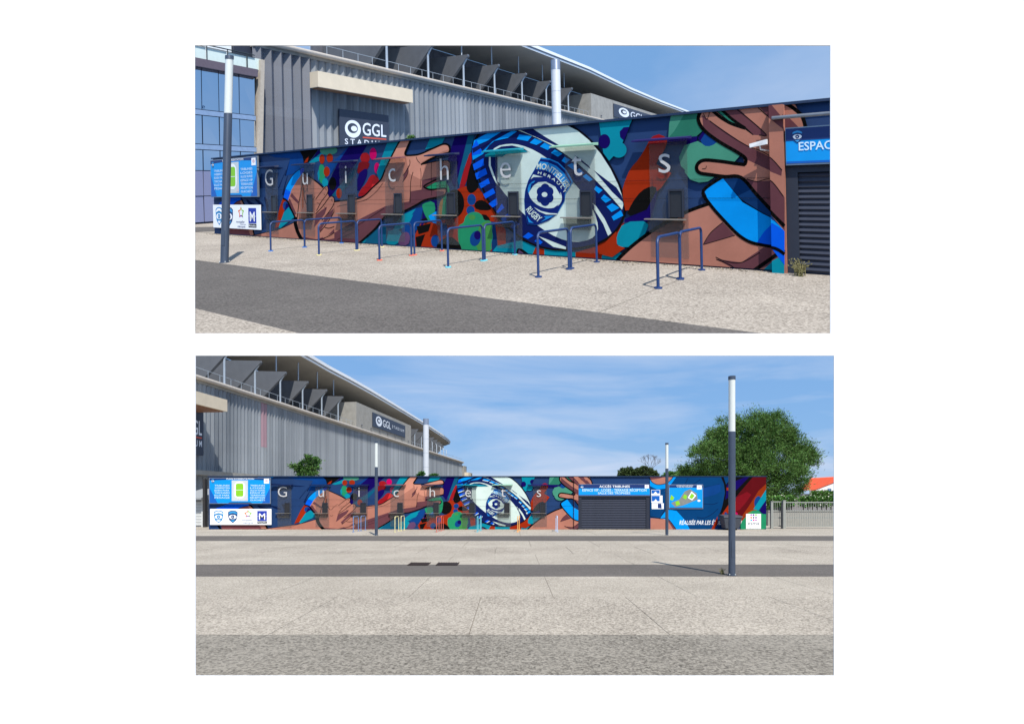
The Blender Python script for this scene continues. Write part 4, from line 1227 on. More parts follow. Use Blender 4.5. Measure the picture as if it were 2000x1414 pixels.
FLG = [(60, 120, 200), (226, 214, 150), (232, 112, 84), (110, 200, 214), BLUE, BLUE]
LC = [(104, 134, 180), (222, 214, 160), (196, 96, 84), (104, 184, 194), (228, 166, 90), (176, 188, 210)]
LCN = ['blue', 'yellow', 'red', 'turquoise', 'orange', 'pale blue']
def uw_of(p):
    X, D, _ = UPP.gp(*p)
    return (X - X0U) * CT - (D - Z0U) * ST, (X - X0U) * ST + (D - Z0U) * CT
for k, q in enumerate(UL):
    g = [uw_of(p) for p in q]
    u = sum(a[0] for a in g) / 4
    hoop(UPP, u + 0.02, g[0][1], g[1][1], BLUE, 'blue cycle hoop, outer one of the %s pair from left, upper picture' % ORD[k], 'cycle hoops in the upper picture', FLG[k])
    hoop(UPP, u, g[2][1], g[3][1], BLUE, 'blue cycle hoop, inner one of the %s pair from left, upper picture' % ORD[k], 'cycle hoops in the upper picture', FLG[k])
for k, x in enumerate((699, 778, 857, 934, 1011, 1086)):
    u = 17.76 + (x - 1000) / FPX * 31.0
    hoop(LOW, u, -2.9, -1.9, LC[k], 'thin %s cycle hoop, outer one of its pair, in the lower picture' % LCN[k], 'cycle hoops in the lower picture')
    hoop(LOW, u + 0.10, -1.75, -0.8, LC[k], 'thin %s cycle hoop, inner one of its pair, in the lower picture' % LCN[k], 'cycle hoops in the lower picture')

# ------------------------------------------------------------------ lamp posts
def lamp(P, x, yb, yt, ym, wpx, label, lean=0.0):
    X, D, _ = P.gp(x, yb)
    k = D / FPX
    F = lambda a, b, z: P.c(X + a + lean * z, D + b, z)      # a post may stand slightly out of plumb
    H, M, r = (yb - yt) * k, (yb - ym) * k, wpx * k / 2
    S = P.S
    o = thing('lamp_post', F, (0, 0, 0), label, 'lamp post', 'light column lamp posts')
    dk = paint('post_slate', (72, 82, 98), rough=0.4, metal=0.2, var=0.10, scale=2.5, S=S)
    wt = paint('lamp_tube', (214, 218, 212), rough=0.25, var=0.02, S=S, spec=0.5)
    b = MB(F); b.tube([(0, 0, 0), (0, 0, M)], r, dk, n=20); b.build('pole', o)
    b = MB(F); b.tube([(0, 0, 0.001), (0, 0, 0.02)], r * 1.25, dk, n=20); b.build('base_plate', o)
    b = MB(F); b.box(-.42 * r, .42 * r, -r * 1.04, -r * .86, .42, .78, dk); b.build('access_door', o)
    for q in range(4):
        t = q * math.pi / 2 + .6
        b = MB(F); b.tube([(r * 1.13 * math.cos(t), r * 1.13 * math.sin(t), .02), (r * 1.13 * math.cos(t), r * 1.13 * math.sin(t), .04)], .011, wt, n=6); b.build('bolt', o)
    b = MB(F); b.tube([(0, 0, M), (0, 0, H - 0.08)], r * 0.96, wt, n=20); b.build('lamp_tube', o)
    b = MB(F); b.tube([(0, 0, H - 0.08), (0, 0, H)], r * 1.06, dk, n=20); b.build('cap', o)
lamp(LOW, 1429.5, 1123.5, 735, 843, 13.0, 'tall slate and white lamp post nearest to the viewer in the lower picture')
lamp(LOW, 1302.5, 1045, 865, 915, 6.0, 'slender slate and white lamp post in front of the site map sign')
lamp(LOW, 735, 1045.5, 862, 912, 6.0, 'slender slate and white lamp post in front of the painted arm, lower picture')
lamp(UPP, 438.5, 513, 110, 222, 15.0, 'slate and white lamp post in front of the plan sign in the upper picture', lean=0.045)

def white_mast(P, x, D, yt, wpx, label):
    X = (P.de(x, 180)[0] if P is UPP else x - 1000) / FPX * D
    z1 = P.px(x, yt, D)[2]
    F = lambda a, b, z: P.c(X + a, D + b, z)
    r = wpx * D / FPX / 2
    o = thing('white_mast', F, (0, 0, 0), label, 'mast', 'white tubular masts')
    wt = paint('mast_white', (208, 211, 214), rough=0.4, var=0.03, S=P.S); gv = paint('mast_steel', (150, 160, 176), rough=0.35, metal=0.5, S=P.S)
    n = 7
    zt = z1 - 0.45
    b = MB(F); b.tube([(0, 0, 0), (0, 0, zt)], r, wt, n=24); b.build('shaft', o)
    b = MB(F); b.tube([(0, 0, zt), (0, 0, z1)], r * 1.02, gv, n=24); b.build('steel_cap', o)
    for k in range(1, n):
        b = MB(F); b.tube([(0, 0, zt * k / n), (0, 0, zt * k / n + 0.012)], r * 1.012, gv, n=24); b.build('joint_ring', o)
white_mast(LOW, 832, 41.5, 818, 11.0, 'thick white mast with steel cap behind the wall in the lower picture')
white_mast(UPP, 1086, 26.0, 118, 18.0, 'thick white mast with steel cap rising behind the mural in the upper picture')

# ------------------------------------------------------------------ stadium
def at_z(P, x, y, z):
    """point of the sight line through a picture point that lies at height z"""
    if P is UPP:
        a, b = P.de(x, y)
    else:
        a, b = x - 1000, y - HOR
    D = -FPX * (z - EYE) / b
    return a / FPX * D, D
def stadium(P):
    S = P.S
    low = P is LOW
    if low:
        F = Frame(P, -23.6, 46.1, 2.7, 21.6)
    else:
        F = Frame(P, -7.1, 48.8, 14.6, 23.7)
    conc = paint('stadium_concrete', (150, 148, 142), rough=0.85, var=0.16, scale=1.2, S=S, bump=0.1)
    concd = paint('shaded_fin_concrete', (92, 95, 100), rough=0.85, var=0.12, scale=1.0, S=S)  # concrete darkened to carry the roof's shade on the fins
    cream = paint('canopy_render', (214, 200, 176), rough=0.8, var=0.06, scale=1.5, S=S)
    soff = paint('soffit_board', (164, 160, 152), rough=0.8, var=0.06, scale=0.6, S=S)
    white = paint('fascia_white', (232, 236, 240), rough=0.4, var=0.03, S=S)
    steel = paint('tie_steel', (168, 178, 188), rough=0.4, metal=0.2, S=S)
    pipe = paint('gutter_beige', (178, 170, 160), rough=0.55, S=S)
    clad = cladding('facade_polycarbonate', S)
    pink = cladding('pink_polycarbonate', S, (150, 120, 130), (196, 160, 168))
    clad2 = cladding('tinted_polycarbonate', S, (84, 90, 102), (128, 132, 142), .5)
    darkw = paint('upper_wall', (96, 98, 106), rough=0.7, var=0.2, scale=0.9, S=S)
    where = P.tag
    root = thing('stadium', F, (0, 0, 0), 'grey stadium stand with folded cladding and white roof edge, %s picture' % where, 'stadium')
    ZP = 11.0
    sa = lambda x, y=200: F.s_at(x, y)
    s_lo = sa(300) if low else sa(494, 130)
    s_hi = sa(903) if low else sa(1420, 240)
    # pipe along the top of the cladding
    b = MB(F); b.tube([(s_lo, 0.28, ZP), (s_hi, 0.28, ZP)], 0.17, pipe, n=10); b.build('gutter_pipe', root)
    b = MB(F); b.box(s_lo, s_hi, -7.5, 0.12, ZP - 0.35, ZP - 0.12, conc); b.build('walkway_slab', root)
    # folded cladding
    pitch = 0.50 if low else 0.62
    pr = MB(F)
    zt = ZP - 0.36
    pr.prism([(0, 0), (pitch * .40, pitch * .24), (pitch - .02, .0), (pitch - .02, -.06), (0, -.06)], 'z', 0, zt, clad)
    me, _ = pr.mesh('cladding_panel')
    prd = MB(F)
    prd.prism([(0, 0), (pitch * .40, pitch * .24), (pitch - .02, .0), (pitch - .02, -.06), (0, -.06)], 'z', zt * (.62 if low else .3), zt, pink)
    prd.prism([(0, 0), (pitch * .40, pitch * .24), (pitch - .02, .0), (pitch - .02, -.06), (0, -.06)], 'z', 0, zt * (.62 if low else .3) - .01, clad)
    mep, _ = prd.mesh('cladding_panel')
    if not low:                                   # wider tinted sheets on the near end
        s_w = sa(607, 110)
        pw = (s_w - s_lo) / 6
        pq = MB(F); pq.prism([(0, 0), (pw * .5, .30), (pw - .03, .02), (pw - .03, -.06), (0, -.06)], 'z', 0, zt, clad2)
        mew, _ = pq.mesh('cladding_panel')
        for k in range(6):
            put(mew, 'cladding_panel', F, (s_lo + k * pw, 0, 0), root)
    else:
        s_w = s_lo
    n = int((s_hi - s_w) / pitch)
    sp = sa(514) if low else sa(914, 250)
    for k in range(n):
        s = s_w + k * pitch
        pinkp = abs(s + pitch / 2 - sp) < pitch * (1.0 if low else 0)
        put(mep if pinkp else me, 'cladding_panel', F, (s, 0, 0), root)
    # storeys behind the translucent sheets: dark rooms, pale slab edges, a few doors and panels
    slabm = paint('slab_edge', (176, 174, 168), rough=0.8, var=0.1, S=S); room = paint('room_wall', (92, 98, 110), rough=0.8, var=0.35, scale=.35, S=S)
    b = MB(F); b.box(s_lo, s_hi, -7.5, -0.95, 0, zt - .01, room); b.build('back_wall', root)
    for z0, z1 in ((2.6, 4.3), (6.6, 7.2)):
        b = MB(F); b.box(s_lo, s_hi, -.94, -.55, z0, z1, slabm); b.build('slab_edge', root, (s_lo, 0, z0))
    rd = random.Random(11)
    s = s_lo + 3
    while s < s_hi - 6:
        wq = rd.uniform(2.0, 6.0); z0 = rd.choice((0.3, 4.35, 4.35, 7.25)); hq = rd.uniform(1.4, 2.2)
        b = MB(F); b.box(s, s + wq, -.94, -.80, z0, z0 + hq, paint(*rd.choice((('panel_mauve', (128, 110, 124)), ('panel_teal', (104, 128, 134)), ('panel_pale', (190, 188, 182)), ('panel_dark', (52, 58, 70)))), S=S)); b.build('inner_panel', root, (s, 0, z0))
        s += wq + rd.uniform(1.0, 5.0)
    # rail on the walkway
    b = MB(F)
    b.tube([(s_lo, -.1, ZP + .85), (s_hi, -.1, ZP + .85)], .022, steel, n=6)
    k = s_lo
    while k < s_hi:
        b.tube([(k, -.1, ZP - .1), (k, -.1, ZP + .85)], .018, steel, n=6, cap=False); k += 1.45
    b.build('walkway_rail', root)
    # fins with their tie posts
    if low:
        posts = [sa(x) for x in (437.8, 497.6, 547, 590.6, 628, 660)]
        box0, box1 = sa(691), sa(799)
        s = box1 + 3.2
        while s < 84:
            posts.append(s); s += 4.35
        sg0, sg1 = sa(722), sa(786)
        endfin = lambda s: -5.5 * max(0, (s - 50) / 45) ** 2
    else:
        posts = [sa(x, y) for x, y in ((755.6, 140), (836.4, 159), (905.7, 175), (966, 188), (1019.6, 200), (1067, 211), (1110, 222))]
        box0, box1 = sa(1150, 200), sa(1330, 225)
        sg0, sg1 = sa(1193, 210), sa(1296, 235)
        posts = posts + [box1 + 4, box1 + 9]
        endfin = lambda s: 0.0
    for s in posts:
        e = endfin(s)
        b = MB(F)
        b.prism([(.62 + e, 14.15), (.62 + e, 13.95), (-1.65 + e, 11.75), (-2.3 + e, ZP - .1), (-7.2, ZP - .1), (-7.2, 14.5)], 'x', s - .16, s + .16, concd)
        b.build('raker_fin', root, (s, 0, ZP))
        b = MB(F)
        b.tube([(s, .02 + e * .6, ZP - .1), (s, .02 + e * .6, 13.2), (s, .12 + e, 13.45), (s, .60 + e, 14.15)], .085 if low else .10, steel, n=8)
        b.build('tie_post', root, (s, 0, ZP))
        if (s < 8 or s > box0) and low:
            continue
        b = MB(F); b.tube([(s + 1.4, -1.2 + e, 14.6), (s + 1.4, -1.2 + e, 16.5)], .07, steel, n=6); b.build('roof_strut', root, (s, 0, 14.5))
    # wall behind the fins, in bays of board
    bw0 = 7.0 if low else sa(735, 150)
    k = bw0
    while k < s_hi - 1:
        b = MB(F); b.box(k + .02, k + 1.43, -7.6, -7.3, ZP - .1, (16.3 if low else 16.72), darkw); b.build('wall_board', root, (k, 0, ZP)); k += 1.45
    # concrete block with the name sign
    b = MB(F); b.box(box0, box1, -6.5, .34, ZP - .10, 14.35, conc); bx = b.build('concrete_block', root, (box0, 0, ZP))
    b = MB(F)
    for k in range(1, 6):
        s = box0 + (box1 - box0) * k / 6
        b.box(s, s + .02, .335, .342, ZP, 14.34, concd)
    for k in range(7):
        s = box0 + (box1 - box0) * (k + .5) / 7
        b.box(s - .12, s + .12, .345, .50, 11.5, 11.64, darkw)
    b.build('joint_lines', bx, (box0, 0, ZP))
    o = thing('stadium_name_sign', F, (sg0, .36, 11.9), 'dark GGL STADIUM sign on the concrete block high up the stand, %s picture' % where, 'sign', 'stadium name signs')
    def name_sign(o, s0, s1, z0, z1, n, stacked):
        slate = paint('name_sign_slate', (54, 62, 78), rough=0.5, S=S); lt = paint('name_sign_letter', (226, 232, 240), rough=0.4, var=0.02, S=S); rd = paint('name_sign_red', (206, 84, 64), S=S)
        b = MB(F); b.box(s0, s1, n, n + .12, z0, z1, slate); b.build('panel', o, (s0, n, z0))
        b = MB(F); w = n + .125; L, H = s1 - s0, z1 - z0
        el = lambda cs, cz, rs, rz, m, d: b.face([(cs + rs * math.cos(2 * math.pi * k / 24), w + d, cz + rz * math.sin(2 * math.pi * k / 24)) for k in range(24)], m)
        q = (s0, n, z0)
        def word(t, fs, fz, wd, h, bold=0.0):
            c = MB(F); put_text(c, t, lt, lambda a, e: (s0 + fs * L + a, w, z0 + fz * H + e), width=wd * L, height=h * H, bold=bold); c.build('lettering', o, q)
        if stacked:
            el(s0 + .25 * L, z0 + .56 * H, .155 * L, .21 * H, lt, 0); el(s0 + .245 * L, z0 + .58 * H, .10 * L, .12 * H, slate, .004); el(s0 + .27 * L, z0 + .57 * H, .06 * L, .065 * H, lt, .008)
            b.build('emblem', o, q)
            word('GGL', .44, .44, .50, .30, .01)
            c = MB(F); c.face([(s0 + .44 * L, w, z0 + .395 * H), (s0 + .94 * L, w, z0 + .395 * H), (s0 + .94 * L, w, z0 + .365 * H), (s0 + .44 * L, w, z0 + .365 * H)], rd); c.build('red_underline', o, q)
            word('S T A D I U M', .09, .19, .85, .13, .01)
        else:
            el(s0 + .16 * L, z0 + .52 * H, .085 * L, .36 * H, lt, 0); el(s0 + .155 * L, z0 + .56 * H, .05 * L, .2 * H, slate, .004); el(s0 + .165 * L, z0 + .56 * H, .03 * L, .1 * H, lt, .008)
            b.build('emblem', o, q)
            word('GGL', .27, .26, .24, .52, .005)
            word('S T A D I U M', .55, .42, .40, .22)
    name_sign(o, sg0, sg1, 11.9, 13.85, .36, False)
    # roof: soffit, fascia and top, following the edge seen in the picture
    ZR = 16.8 if low else 17.2
    if low:
        epx = [(546, 673), (562, 682), (585, 695), (612, 710), (640, 726), (682, 747.5), (725, 771), (768, 796), (810, 821), (839, 838), (862, 853), (874, 862), (878.5, 867)]
    else:
        epx = [(700, 2), (800, 24), (900, 48), (1020, 92), (1085, 117), (1150, 142), (1231, 180), (1290, 204), (1345, 224)]
    edge = []
    for x, y in epx:
        X, D = at_z(P, x, y, ZR)
        rx, ry = X - F.ox, D - F.oy
        edge.append((rx * F.dx + ry * F.dy, rx * F.dy - ry * F.dx))
    if low:
        s, nn = edge[-1]
        edge += [(s + 1.0, nn - 2.0), (s + 1.2, nn - 5.0), (s + .6, nn - 9)]
    sf, fa, tp = MB(F), MB(F), MB(F)
    for (a, b2) in zip(edge[:-1], edge[1:]):
        ia, ib = (a[0], min(a[1] - .5, -7.3)), (b2[0], min(b2[1] - .5, -7.3))
        sf.hexa([(a[0], a[1], ZR), (b2[0], b2[1], ZR), (ib[0], ib[1], ZR - .45), (ia[0], ia[1], ZR - .45),
                 (a[0], a[1], ZR + .05), (b2[0], b2[1], ZR + .05), (ib[0], ib[1], ZR - .35), (ia[0], ia[1], ZR - .35)], soff)
        for (dn, z0, z1) in ((.10, ZR + .02, ZR + .22), (-.10, ZR + .22, ZR + .36), (.22, ZR + .36, ZR + .70)):
            fa.hexa([(a[0], a[1] + dn - .3, z0), (b2[0], b2[1] + dn - .3, z0), (b2[0], b2[1] + dn, z0), (a[0], a[1] + dn, z0),
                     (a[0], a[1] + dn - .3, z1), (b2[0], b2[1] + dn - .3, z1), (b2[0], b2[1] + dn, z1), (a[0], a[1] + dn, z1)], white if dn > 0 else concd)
        tp.hexa([(ia[0], ia[1], ZR + .10), (ib[0], ib[1], ZR + .10), (b2[0], b2[1] - .1, ZR + .40), (a[0], a[1] - .1, ZR + .40),
                 (ia[0], ia[1], ZR + .20), (ib[0], ib[1], ZR + .20), (b2[0], b2[1] - .1, ZR + .64), (a[0], a[1] - .1, ZR + .64)], white)
    rf = sf.build('roof_soffit', root); fa.build('roof_fascia', rf); tp.build('roof_deck', rf)
    # cream canopy slab
    n1 = 2.6 if low else 1.1
    F2 = Frame(P, F.ox + n1 * F.dy, F.oy - n1 * F.dx, F.dx, F.dy)
    if low:
        c1 = F2.s_at(444); c0 = c1 - 9.0
        zt1 = P.px(444, 781, F2.oy + c1 * F.dy)[2]; zb1 = P.px(444, 804, F2.oy + c1 * F.dy)[2]
    else:
        c0, c1 = F2.s_at(621, 150), F2.s_at(806, 180)
        D1 = F2.oy + c1 * F.dy
        zt1, zb1 = P.px(806, 176, D1)[2], P.px(806, 201.5, D1)[2]
    b = MB(F); b.box(c0, c1, .26, n1, zb1, zt1, cream); b.box(c0 + .2, c1 - .2, .30, n1 - .2, zb1 - .06, zb1 - .002, paint('canopy_soffit_wood', (150, 106, 76), S=S)); b.build('canopy', root, (c0, 0, zb1))
    if not low:
        a0, a1 = sa(656, 250), sa(752, 250)
        zc = P.px(700, 213, F.oy + a0 * F.dy)[2]
        o = thing('stadium_name_sign', F, (a0, .3, zc - 3.4), 'large dark GGL STADIUM sign with red underline below the cream canopy', 'sign', 'stadium name signs')
        name_sign(o, a0, a1, zc - 3.05, zc, .28, True)
    else:
        a0, a1 = sa(330), sa(388)
        o = thing('stadium_name_sign', F, (a0, .3, 5.6), 'cut-off dark stadium sign below the canopy at the lower picture\'s left edge', 'sign', 'stadium name signs')
        name_sign(o, a0, a1, 5.1, 8.6, .28, True)
        # base ledge of the stand and the concrete end at its far corner
        b = MB(F); b.box(s_lo, s_hi, .26, .9, 3.6, 3.95, conc); b.build('base_ledge', root, (s_lo, 0, 3.6))
        e = s_hi
        b = MB(F); b.box(e, e + 3.2, -3, .4, 0, 10.2, conc); b.box(e + .6, e + 5.5, -1.2, 1.4, 7.6, 8.6, cream); b.build('corner_block', root, (e, 0, 0))
    return F
FU = stadium(UPP)
FL_ = stadium(LOW)

# ------------------------------------------------------------------ glass building (upper picture, left)
def glass_building():
    P, S = UPP, UPP.S
    p0 = P.px(372, 128, 30.5); p1 = P.px(500, 150, 34.0)
    F = Frame(P, p0[0], p0[1], p1[0] - p0[0], p1[1] - p0[1])
    L = math.hypot(p1[0] - p0[0], p1[1] - p0[1])
    root = thing('glass_building', F, (0, 0, 0), 'glass fronted building reflecting the sky at the far left of the upper picture', 'building')
    gl = glass_mat('curtain_glass', (214, 222, 228), S=S)
    gl2 = glass_mat('printed_glass', (150, 150, 176), rough=0.25, S=S, metal=.5)
    mul = paint('mullion_dark', (40, 54, 80), rough=0.4, S=S)
    hdr = paint('header_brown', (96, 86, 96), rough=0.5, S=S)
    par = paint('parapet_glass', (206, 220, 214), rough=0.2, S=S, var=0.04)
    wall = paint('roof_block_white', (222, 228, 230), S=S)
    conc = paint('fin_beige', (176, 166, 152), rough=0.8, var=0.1, S=S)
    rail = paint('rail_dark', (40, 50, 54), rough=0.4, S=S)
    bandm = paint('spandrel', (128, 152, 184), rough=0.25, S=S)
    ZT = 8.6
    b = MB(F); b.box(-3, L, -8, -.12, 0, ZT, mul); b.build('core', root)
    cols = [-1.6, .62, 1.62, 2.9, L - .05]
    rows = [(0.1, 1.5), (1.54, 2.9), (2.94, 4.05), (4.40, 5.95), (6.30, ZT - .02)]
    rng0 = random.Random(2)
    for r, (z0, z1) in enumerate(rows):
        for a, c in zip(cols[:-1], cols[1:]):
            b = MB(F); j = [rng0.uniform(-.02, .02) for _ in range(4)]; b.hexa([(a + .025, -.11, z0), (c - .025, -.11, z0), (c - .025, -.05 + j[0], z0), (a + .025, -.05 + j[1], z0), (a + .025, -.11, z1), (c - .025, -.11, z1), (c - .025, -.05 + j[2], z1), (a + .025, -.05 + j[3], z1)], gl2 if r < 2 else gl); b.build('glass_pane', root, (a, 0, z0))
    for z0, z1 in ((4.09, 4.36), (5.99, 6.26)):
        b = MB(F); b.box(-2, L - .05, -.10, -.02, z0, z1, bandm); b.build('spandrel', root, (0, 0, z0))
    b = MB(F); b.box(-2.5, L, -.6, .18, ZT, ZT + .45, hdr); b.build('header_beam', root, (0, 0, ZT))
    for k in range(5):
        b = MB(F); a = -1.6 + k * 1.25
        b.box(a + .03, a + 1.22, -.05, 0, ZT + .47, ZT + 1.15, par); b.build('parapet_pane', root, (a, 0, ZT))
        b = MB(F); b.box(a, a + .035, .01, .06, ZT + .45, ZT + 1.28, rail); b.build('rail_post', root, (a, 0, ZT))
    b = MB(F); b.tube([(-2, .04, ZT + 1.30), (L - .1, .04, ZT + 1.30)], .035, rail, n=6); b.tube([(-2, .04, ZT + 1.17), (L - .1, .04, ZT + 1.17)], .02, rail, n=6); b.build('handrail', root, (0, 0, ZT))
    b = MB(F); b.box(-4, L - .75, -6, -1.2, ZT + .55, ZT + 6, wall); b.build('roof_block', root, (0, 0, ZT))
    b = MB(F); b.box(L - .72, L + .9, -6, -1.0, ZT + .55, ZT + 6, paint('dark_block', (40, 46, 62), S=S)); b.build('stair_block', root, (0, 0, ZT))
    b = MB(F); b.hexa([(L - .25, -1, 0), (L + .02, -1, 0), (L + .02, .2, 0), (L - .25, .2, 0), (L + .22, -1, ZT + 1.1), (L + .48, -1, ZT + 1.1), (L + .48, .2, ZT + 1.1), (L + .22, .2, ZT + 1.1)], conc); b.build('leaning_fin', root, (L, 0, 0))
    b = MB(F)
    cr = [paint('banner_red', (200, 66, 84), S=S), paint('banner_mauve', (120, 50, 90), S=S), paint('banner_green', (104, 170, 170), S=S), paint('banner_ink', (24, 60, 100), S=S)]
    for t0, t1, m, rr in ((1.8, 3.2, 2, 1), (.15, 1.7, 0, 1), (3.4, 5.2, 1, 1)):
        for k in range(6):
            ta, tb = t0 + (t1 - t0) * k / 6, t0 + (t1 - t0) * (k + 1) / 6
            f = lambda t, r: (-.05 + .62 * r * math.sin(t + .7), -.045, 7.55 + .62 * r * math.cos(t + .7))
            b.face([f(ta, 1), f(tb, 1), f(tb, .66), f(ta, .66)], cr[m])
    put_text(b, 'montpellier', cr[3], lambda a, c: (-1.35 + a, -.045, 6.62 + c), width=2.0, height=.24)
    put_text(b, 'métropole', cr[3], lambda a, c: (-1.1 + a, -.045, 6.36 + c), width=1.9, height=.24)
    b.build('printed_logo', root, (0, 0, 7))
glass_building()

# ------------------------------------------------------------------ foliage
rng = np.random.default_rng(7)
def leaf_mat(name, rgb, S=1.0):
    key = (name, S)
    if key in MATS: return MATS[key]
    m, n, l, b = base_mat(name)
    ge = n.new('ShaderNodeNewGeometry')
    hs = n.new('ShaderNodeHueSaturation')
    hs.inputs['Color'].default_value = [lin(c) for c in rgb] + [1]
    mr = n.new('ShaderNodeMapRange'); mr.inputs['To Min'].default_value = 0.55; mr.inputs['To Max'].default_value = 1.55
    l.new(ge.outputs['Random Per Island'], mr.inputs['Value']); l.new(mr.outputs[0], hs.inputs['Value'])
    m2 = n.new('ShaderNodeMapRange'); m2.inputs['To Min'].default_value = 0.48; m2.inputs['To Max'].default_value = 0.52
    l.new(ge.outputs['Random Per Island'], m2.inputs['Value']); l.new(m2.outputs[0], hs.inputs['Hue'])
    l.new(hs.outputs[0], b.inputs['Base Color'])
    b.inputs['Roughness'].default_value = 0.6; b.inputs['Specular IOR Level'].default_value = 0.25
    MATS[key] = m
    return m
def leaves(P, name, parent, lobes, count, size, mat, aspect=2.4, up=0.4, shell=0.55, clumps=0, clump_r=0.4):
    """leaf sprays scattered through ellipsoidal lobes: (X, D, z, rx, ry, rz)"""
    vol = np.array([l[3] * l[4] * l[5] for l in lobes]) ** (2 / 3)
    idx = rng.choice(len(lobes), count, p=vol / vol.sum())
    lb = np.array(lobes)[idx]
    d = rng.normal(size=(count, 3)); d /= np.linalg.norm(d, axis=1)[:, None]
    r = (shell + (1.08 - shell) * rng.random(count)) ** 0.8
    lump = 1 + 0.16 * np.sin(d[:, 0] * 7 + lb[:, 0]) * np.sin(d[:, 2] * 8 + lb[:, 2] * 3) + rng.normal(size=count) * .05
    c = lb[:, :3] + d * (r * lump)[:, None] * lb[:, 3:]
    if clumps:                                    # gather the sprays round twig ends, leaving gaps between
        k = rng.integers(0, count, clumps)
        cc = c[k]
        own = rng.integers(0, clumps, count)
        rad = clump_r * (.6 + .8 * rng.random(clumps))
        g = rng.normal(size=(count, 3)) * rad[own][:, None] * np.array([.55, .55, .48])
        c = cc[own] + g
        d = g + d[k][own] * rad[own][:, None] * .8
        d /= np.linalg.norm(d, axis=1)[:, None] + 1e-6
    ax = d + np.array([0, 0, up]) + rng.normal(size=(count, 3)) * .55
    ax /= np.linalg.norm(ax, axis=1)[:, None]
    sd_ = np.cross(ax, rng.normal(size=(count, 3))); sd_ /= np.linalg.norm(sd_, axis=1)[:, None]
    sz = size * (.6 + .8 * rng.random(count))[:, None]
    w = sd_ * sz / aspect / 2
    v = np.stack([c - ax * sz * .5, c + w, c + ax * sz * .5, c - w], 1).reshape(-1, 3)
    o = Vector(P.c(*lobes[0][:3]))
    vv = np.array([P.c(*p) for p in v]) - np.array(o)
    me = bpy.data.meshes.new(name)
    me.vertices.add(len(vv)); me.vertices.foreach_set('co', vv.astype(np.float32).ravel())
    me.loops.add(4 * count); me.loops.foreach_set('vertex_index', np.arange(4 * count, dtype=np.int32))
    me.polygons.add(count); me.polygons.foreach_set('loop_start', np.arange(0, 4 * count, 4, dtype=np.int32))
    me.materials.append(mat); me.update(); me.validate()
    ob = bpy.data.objects.new(name, me); COL.objects.link(ob)
    if parent is not None:
        ob.parent = parent; ob.location = o - wloc(parent)
    else:
        ob.location = o
    return ob
bark = paint('bark', (84, 68, 54), rough=0.9, var=0.25, scale=8, bump=0.3)
def tree(P, x, D, label, lobes_px, trunk_r, count, size, rgb, name='tree', aspect=2.4, shell=.55, group=None, clumps=0, clump_r=.4):
    """lobes_px: (x, y, rx, ry) in the picture, at depth D (an optional fifth number shifts the depth)"""
    k = D / FPX
    X = P.px(x, 900, D)[0]
    o = thing(name, P.c, (X, D, 0), label, 'tree', group)
    lobes = []
    for q in lobes_px:
        dd = q[4] if len(q) > 4 else 0
        a = P.px(q[0], q[1], D)
        lobes.append((a[0], D + dd, a[2], q[2] * k, (q[2] + q[3]) * .5 * k, q[3] * k))
    zc = min(l[2] for l in lobes)
    b = MB(P.c)
    b.tube([(X, D, 0), (X + .08, D, zc * .5), (X - .05, D, zc)], trunk_r, bark, n=10, r1=trunk_r * .6)
    for l in lobes:
        m = ((X + l[0]) / 2, (D + l[1]) / 2, zc + (l[2] - zc) * .4)
        b.tube([(X - .03, D, zc * .85), m, (l[0], l[1], l[2])], trunk_r * .45, bark, n=6, r1=trunk_r * .12)
    b.build('trunk', o)
    leaves(P, 'crown', o, lobes, count, size, leaf_mat('leaf_%d_%d_%d' % rgb, rgb, P.S), aspect=aspect, shell=shell, clumps=clumps, clump_r=clump_r)
    return o
tree(LOW, 1462, 47, 'large rounded dark green pine tree behind the wall\'s right end',
     [(1468, 872, 62, 55), (1400, 905, 55, 45, -1), (1522, 895, 50, 52, .5), (1448, 852, 50, 36, 1), (1500, 850, 52, 36), (1372, 925, 40, 30, .5), (1562, 900, 24, 32), (1480, 930, 80, 50, -1.5), (1420, 940, 60, 40, -1), (1526, 955, 28, 32, -.5), (1405, 862, 32, 24), (1548, 868, 26, 24, -.5), (1350, 930, 24, 16), (1575, 898, 16, 20), (1436, 828, 20, 16), (1478, 822, 22, 14), (1512, 826, 18, 16), (1392, 882, 22, 18), (1530, 846, 18, 18), (1586, 906, 9, 14), (1340, 920, 14, 12), (1415, 846, 16, 14), (1485, 985, 40, 35)],
     .32, 150000, .21, (80, 110, 50), 'pine_tree', aspect=4.6, shell=.62, clumps=740, clump_r=.45)
tree(LOW, 598, 37, 'small bright green leafy tree rising behind the wall in front of the stand',
     [(600, 905, 15, 9), (582, 912, 15, 8), (612, 912, 14, 9), (604, 895, 8, 7), (598, 925, 24, 12), (617, 900, 6, 7), (572, 907, 7, 4)], .07, 4200, .13, (74, 106, 48), 'broadleaf_tree', aspect=1.8, shell=.3, clumps=60, clump_r=.16)
tree(LOW, 1228, 60, 'low dark round tree above the wall, left one beside the bare tree', [(1226, 924, 18, 11), (1218, 928, 12, 8), (1240, 930, 12, 10)], .15, 5000, .22, (60, 76, 40), 'broadleaf_tree', aspect=2)
tree(LOW, 1262, 60, 'low dark round tree above the wall, right one beside the bare tree', [(1258, 924, 20, 13), (1274, 928, 13, 10), (1246, 930, 12, 10)], .15, 5500, .22, (64, 78, 44), 'broadleaf_tree', aspect=2)
tree(LOW, 1318, 58, 'low light green tree between the bare tree and the big pine', [(1316, 930, 20, 9), (1338, 928, 18, 12), (1300, 932, 10, 5)], .12, 4000, .22, (76, 112, 50), 'broadleaf_tree', aspect=2)
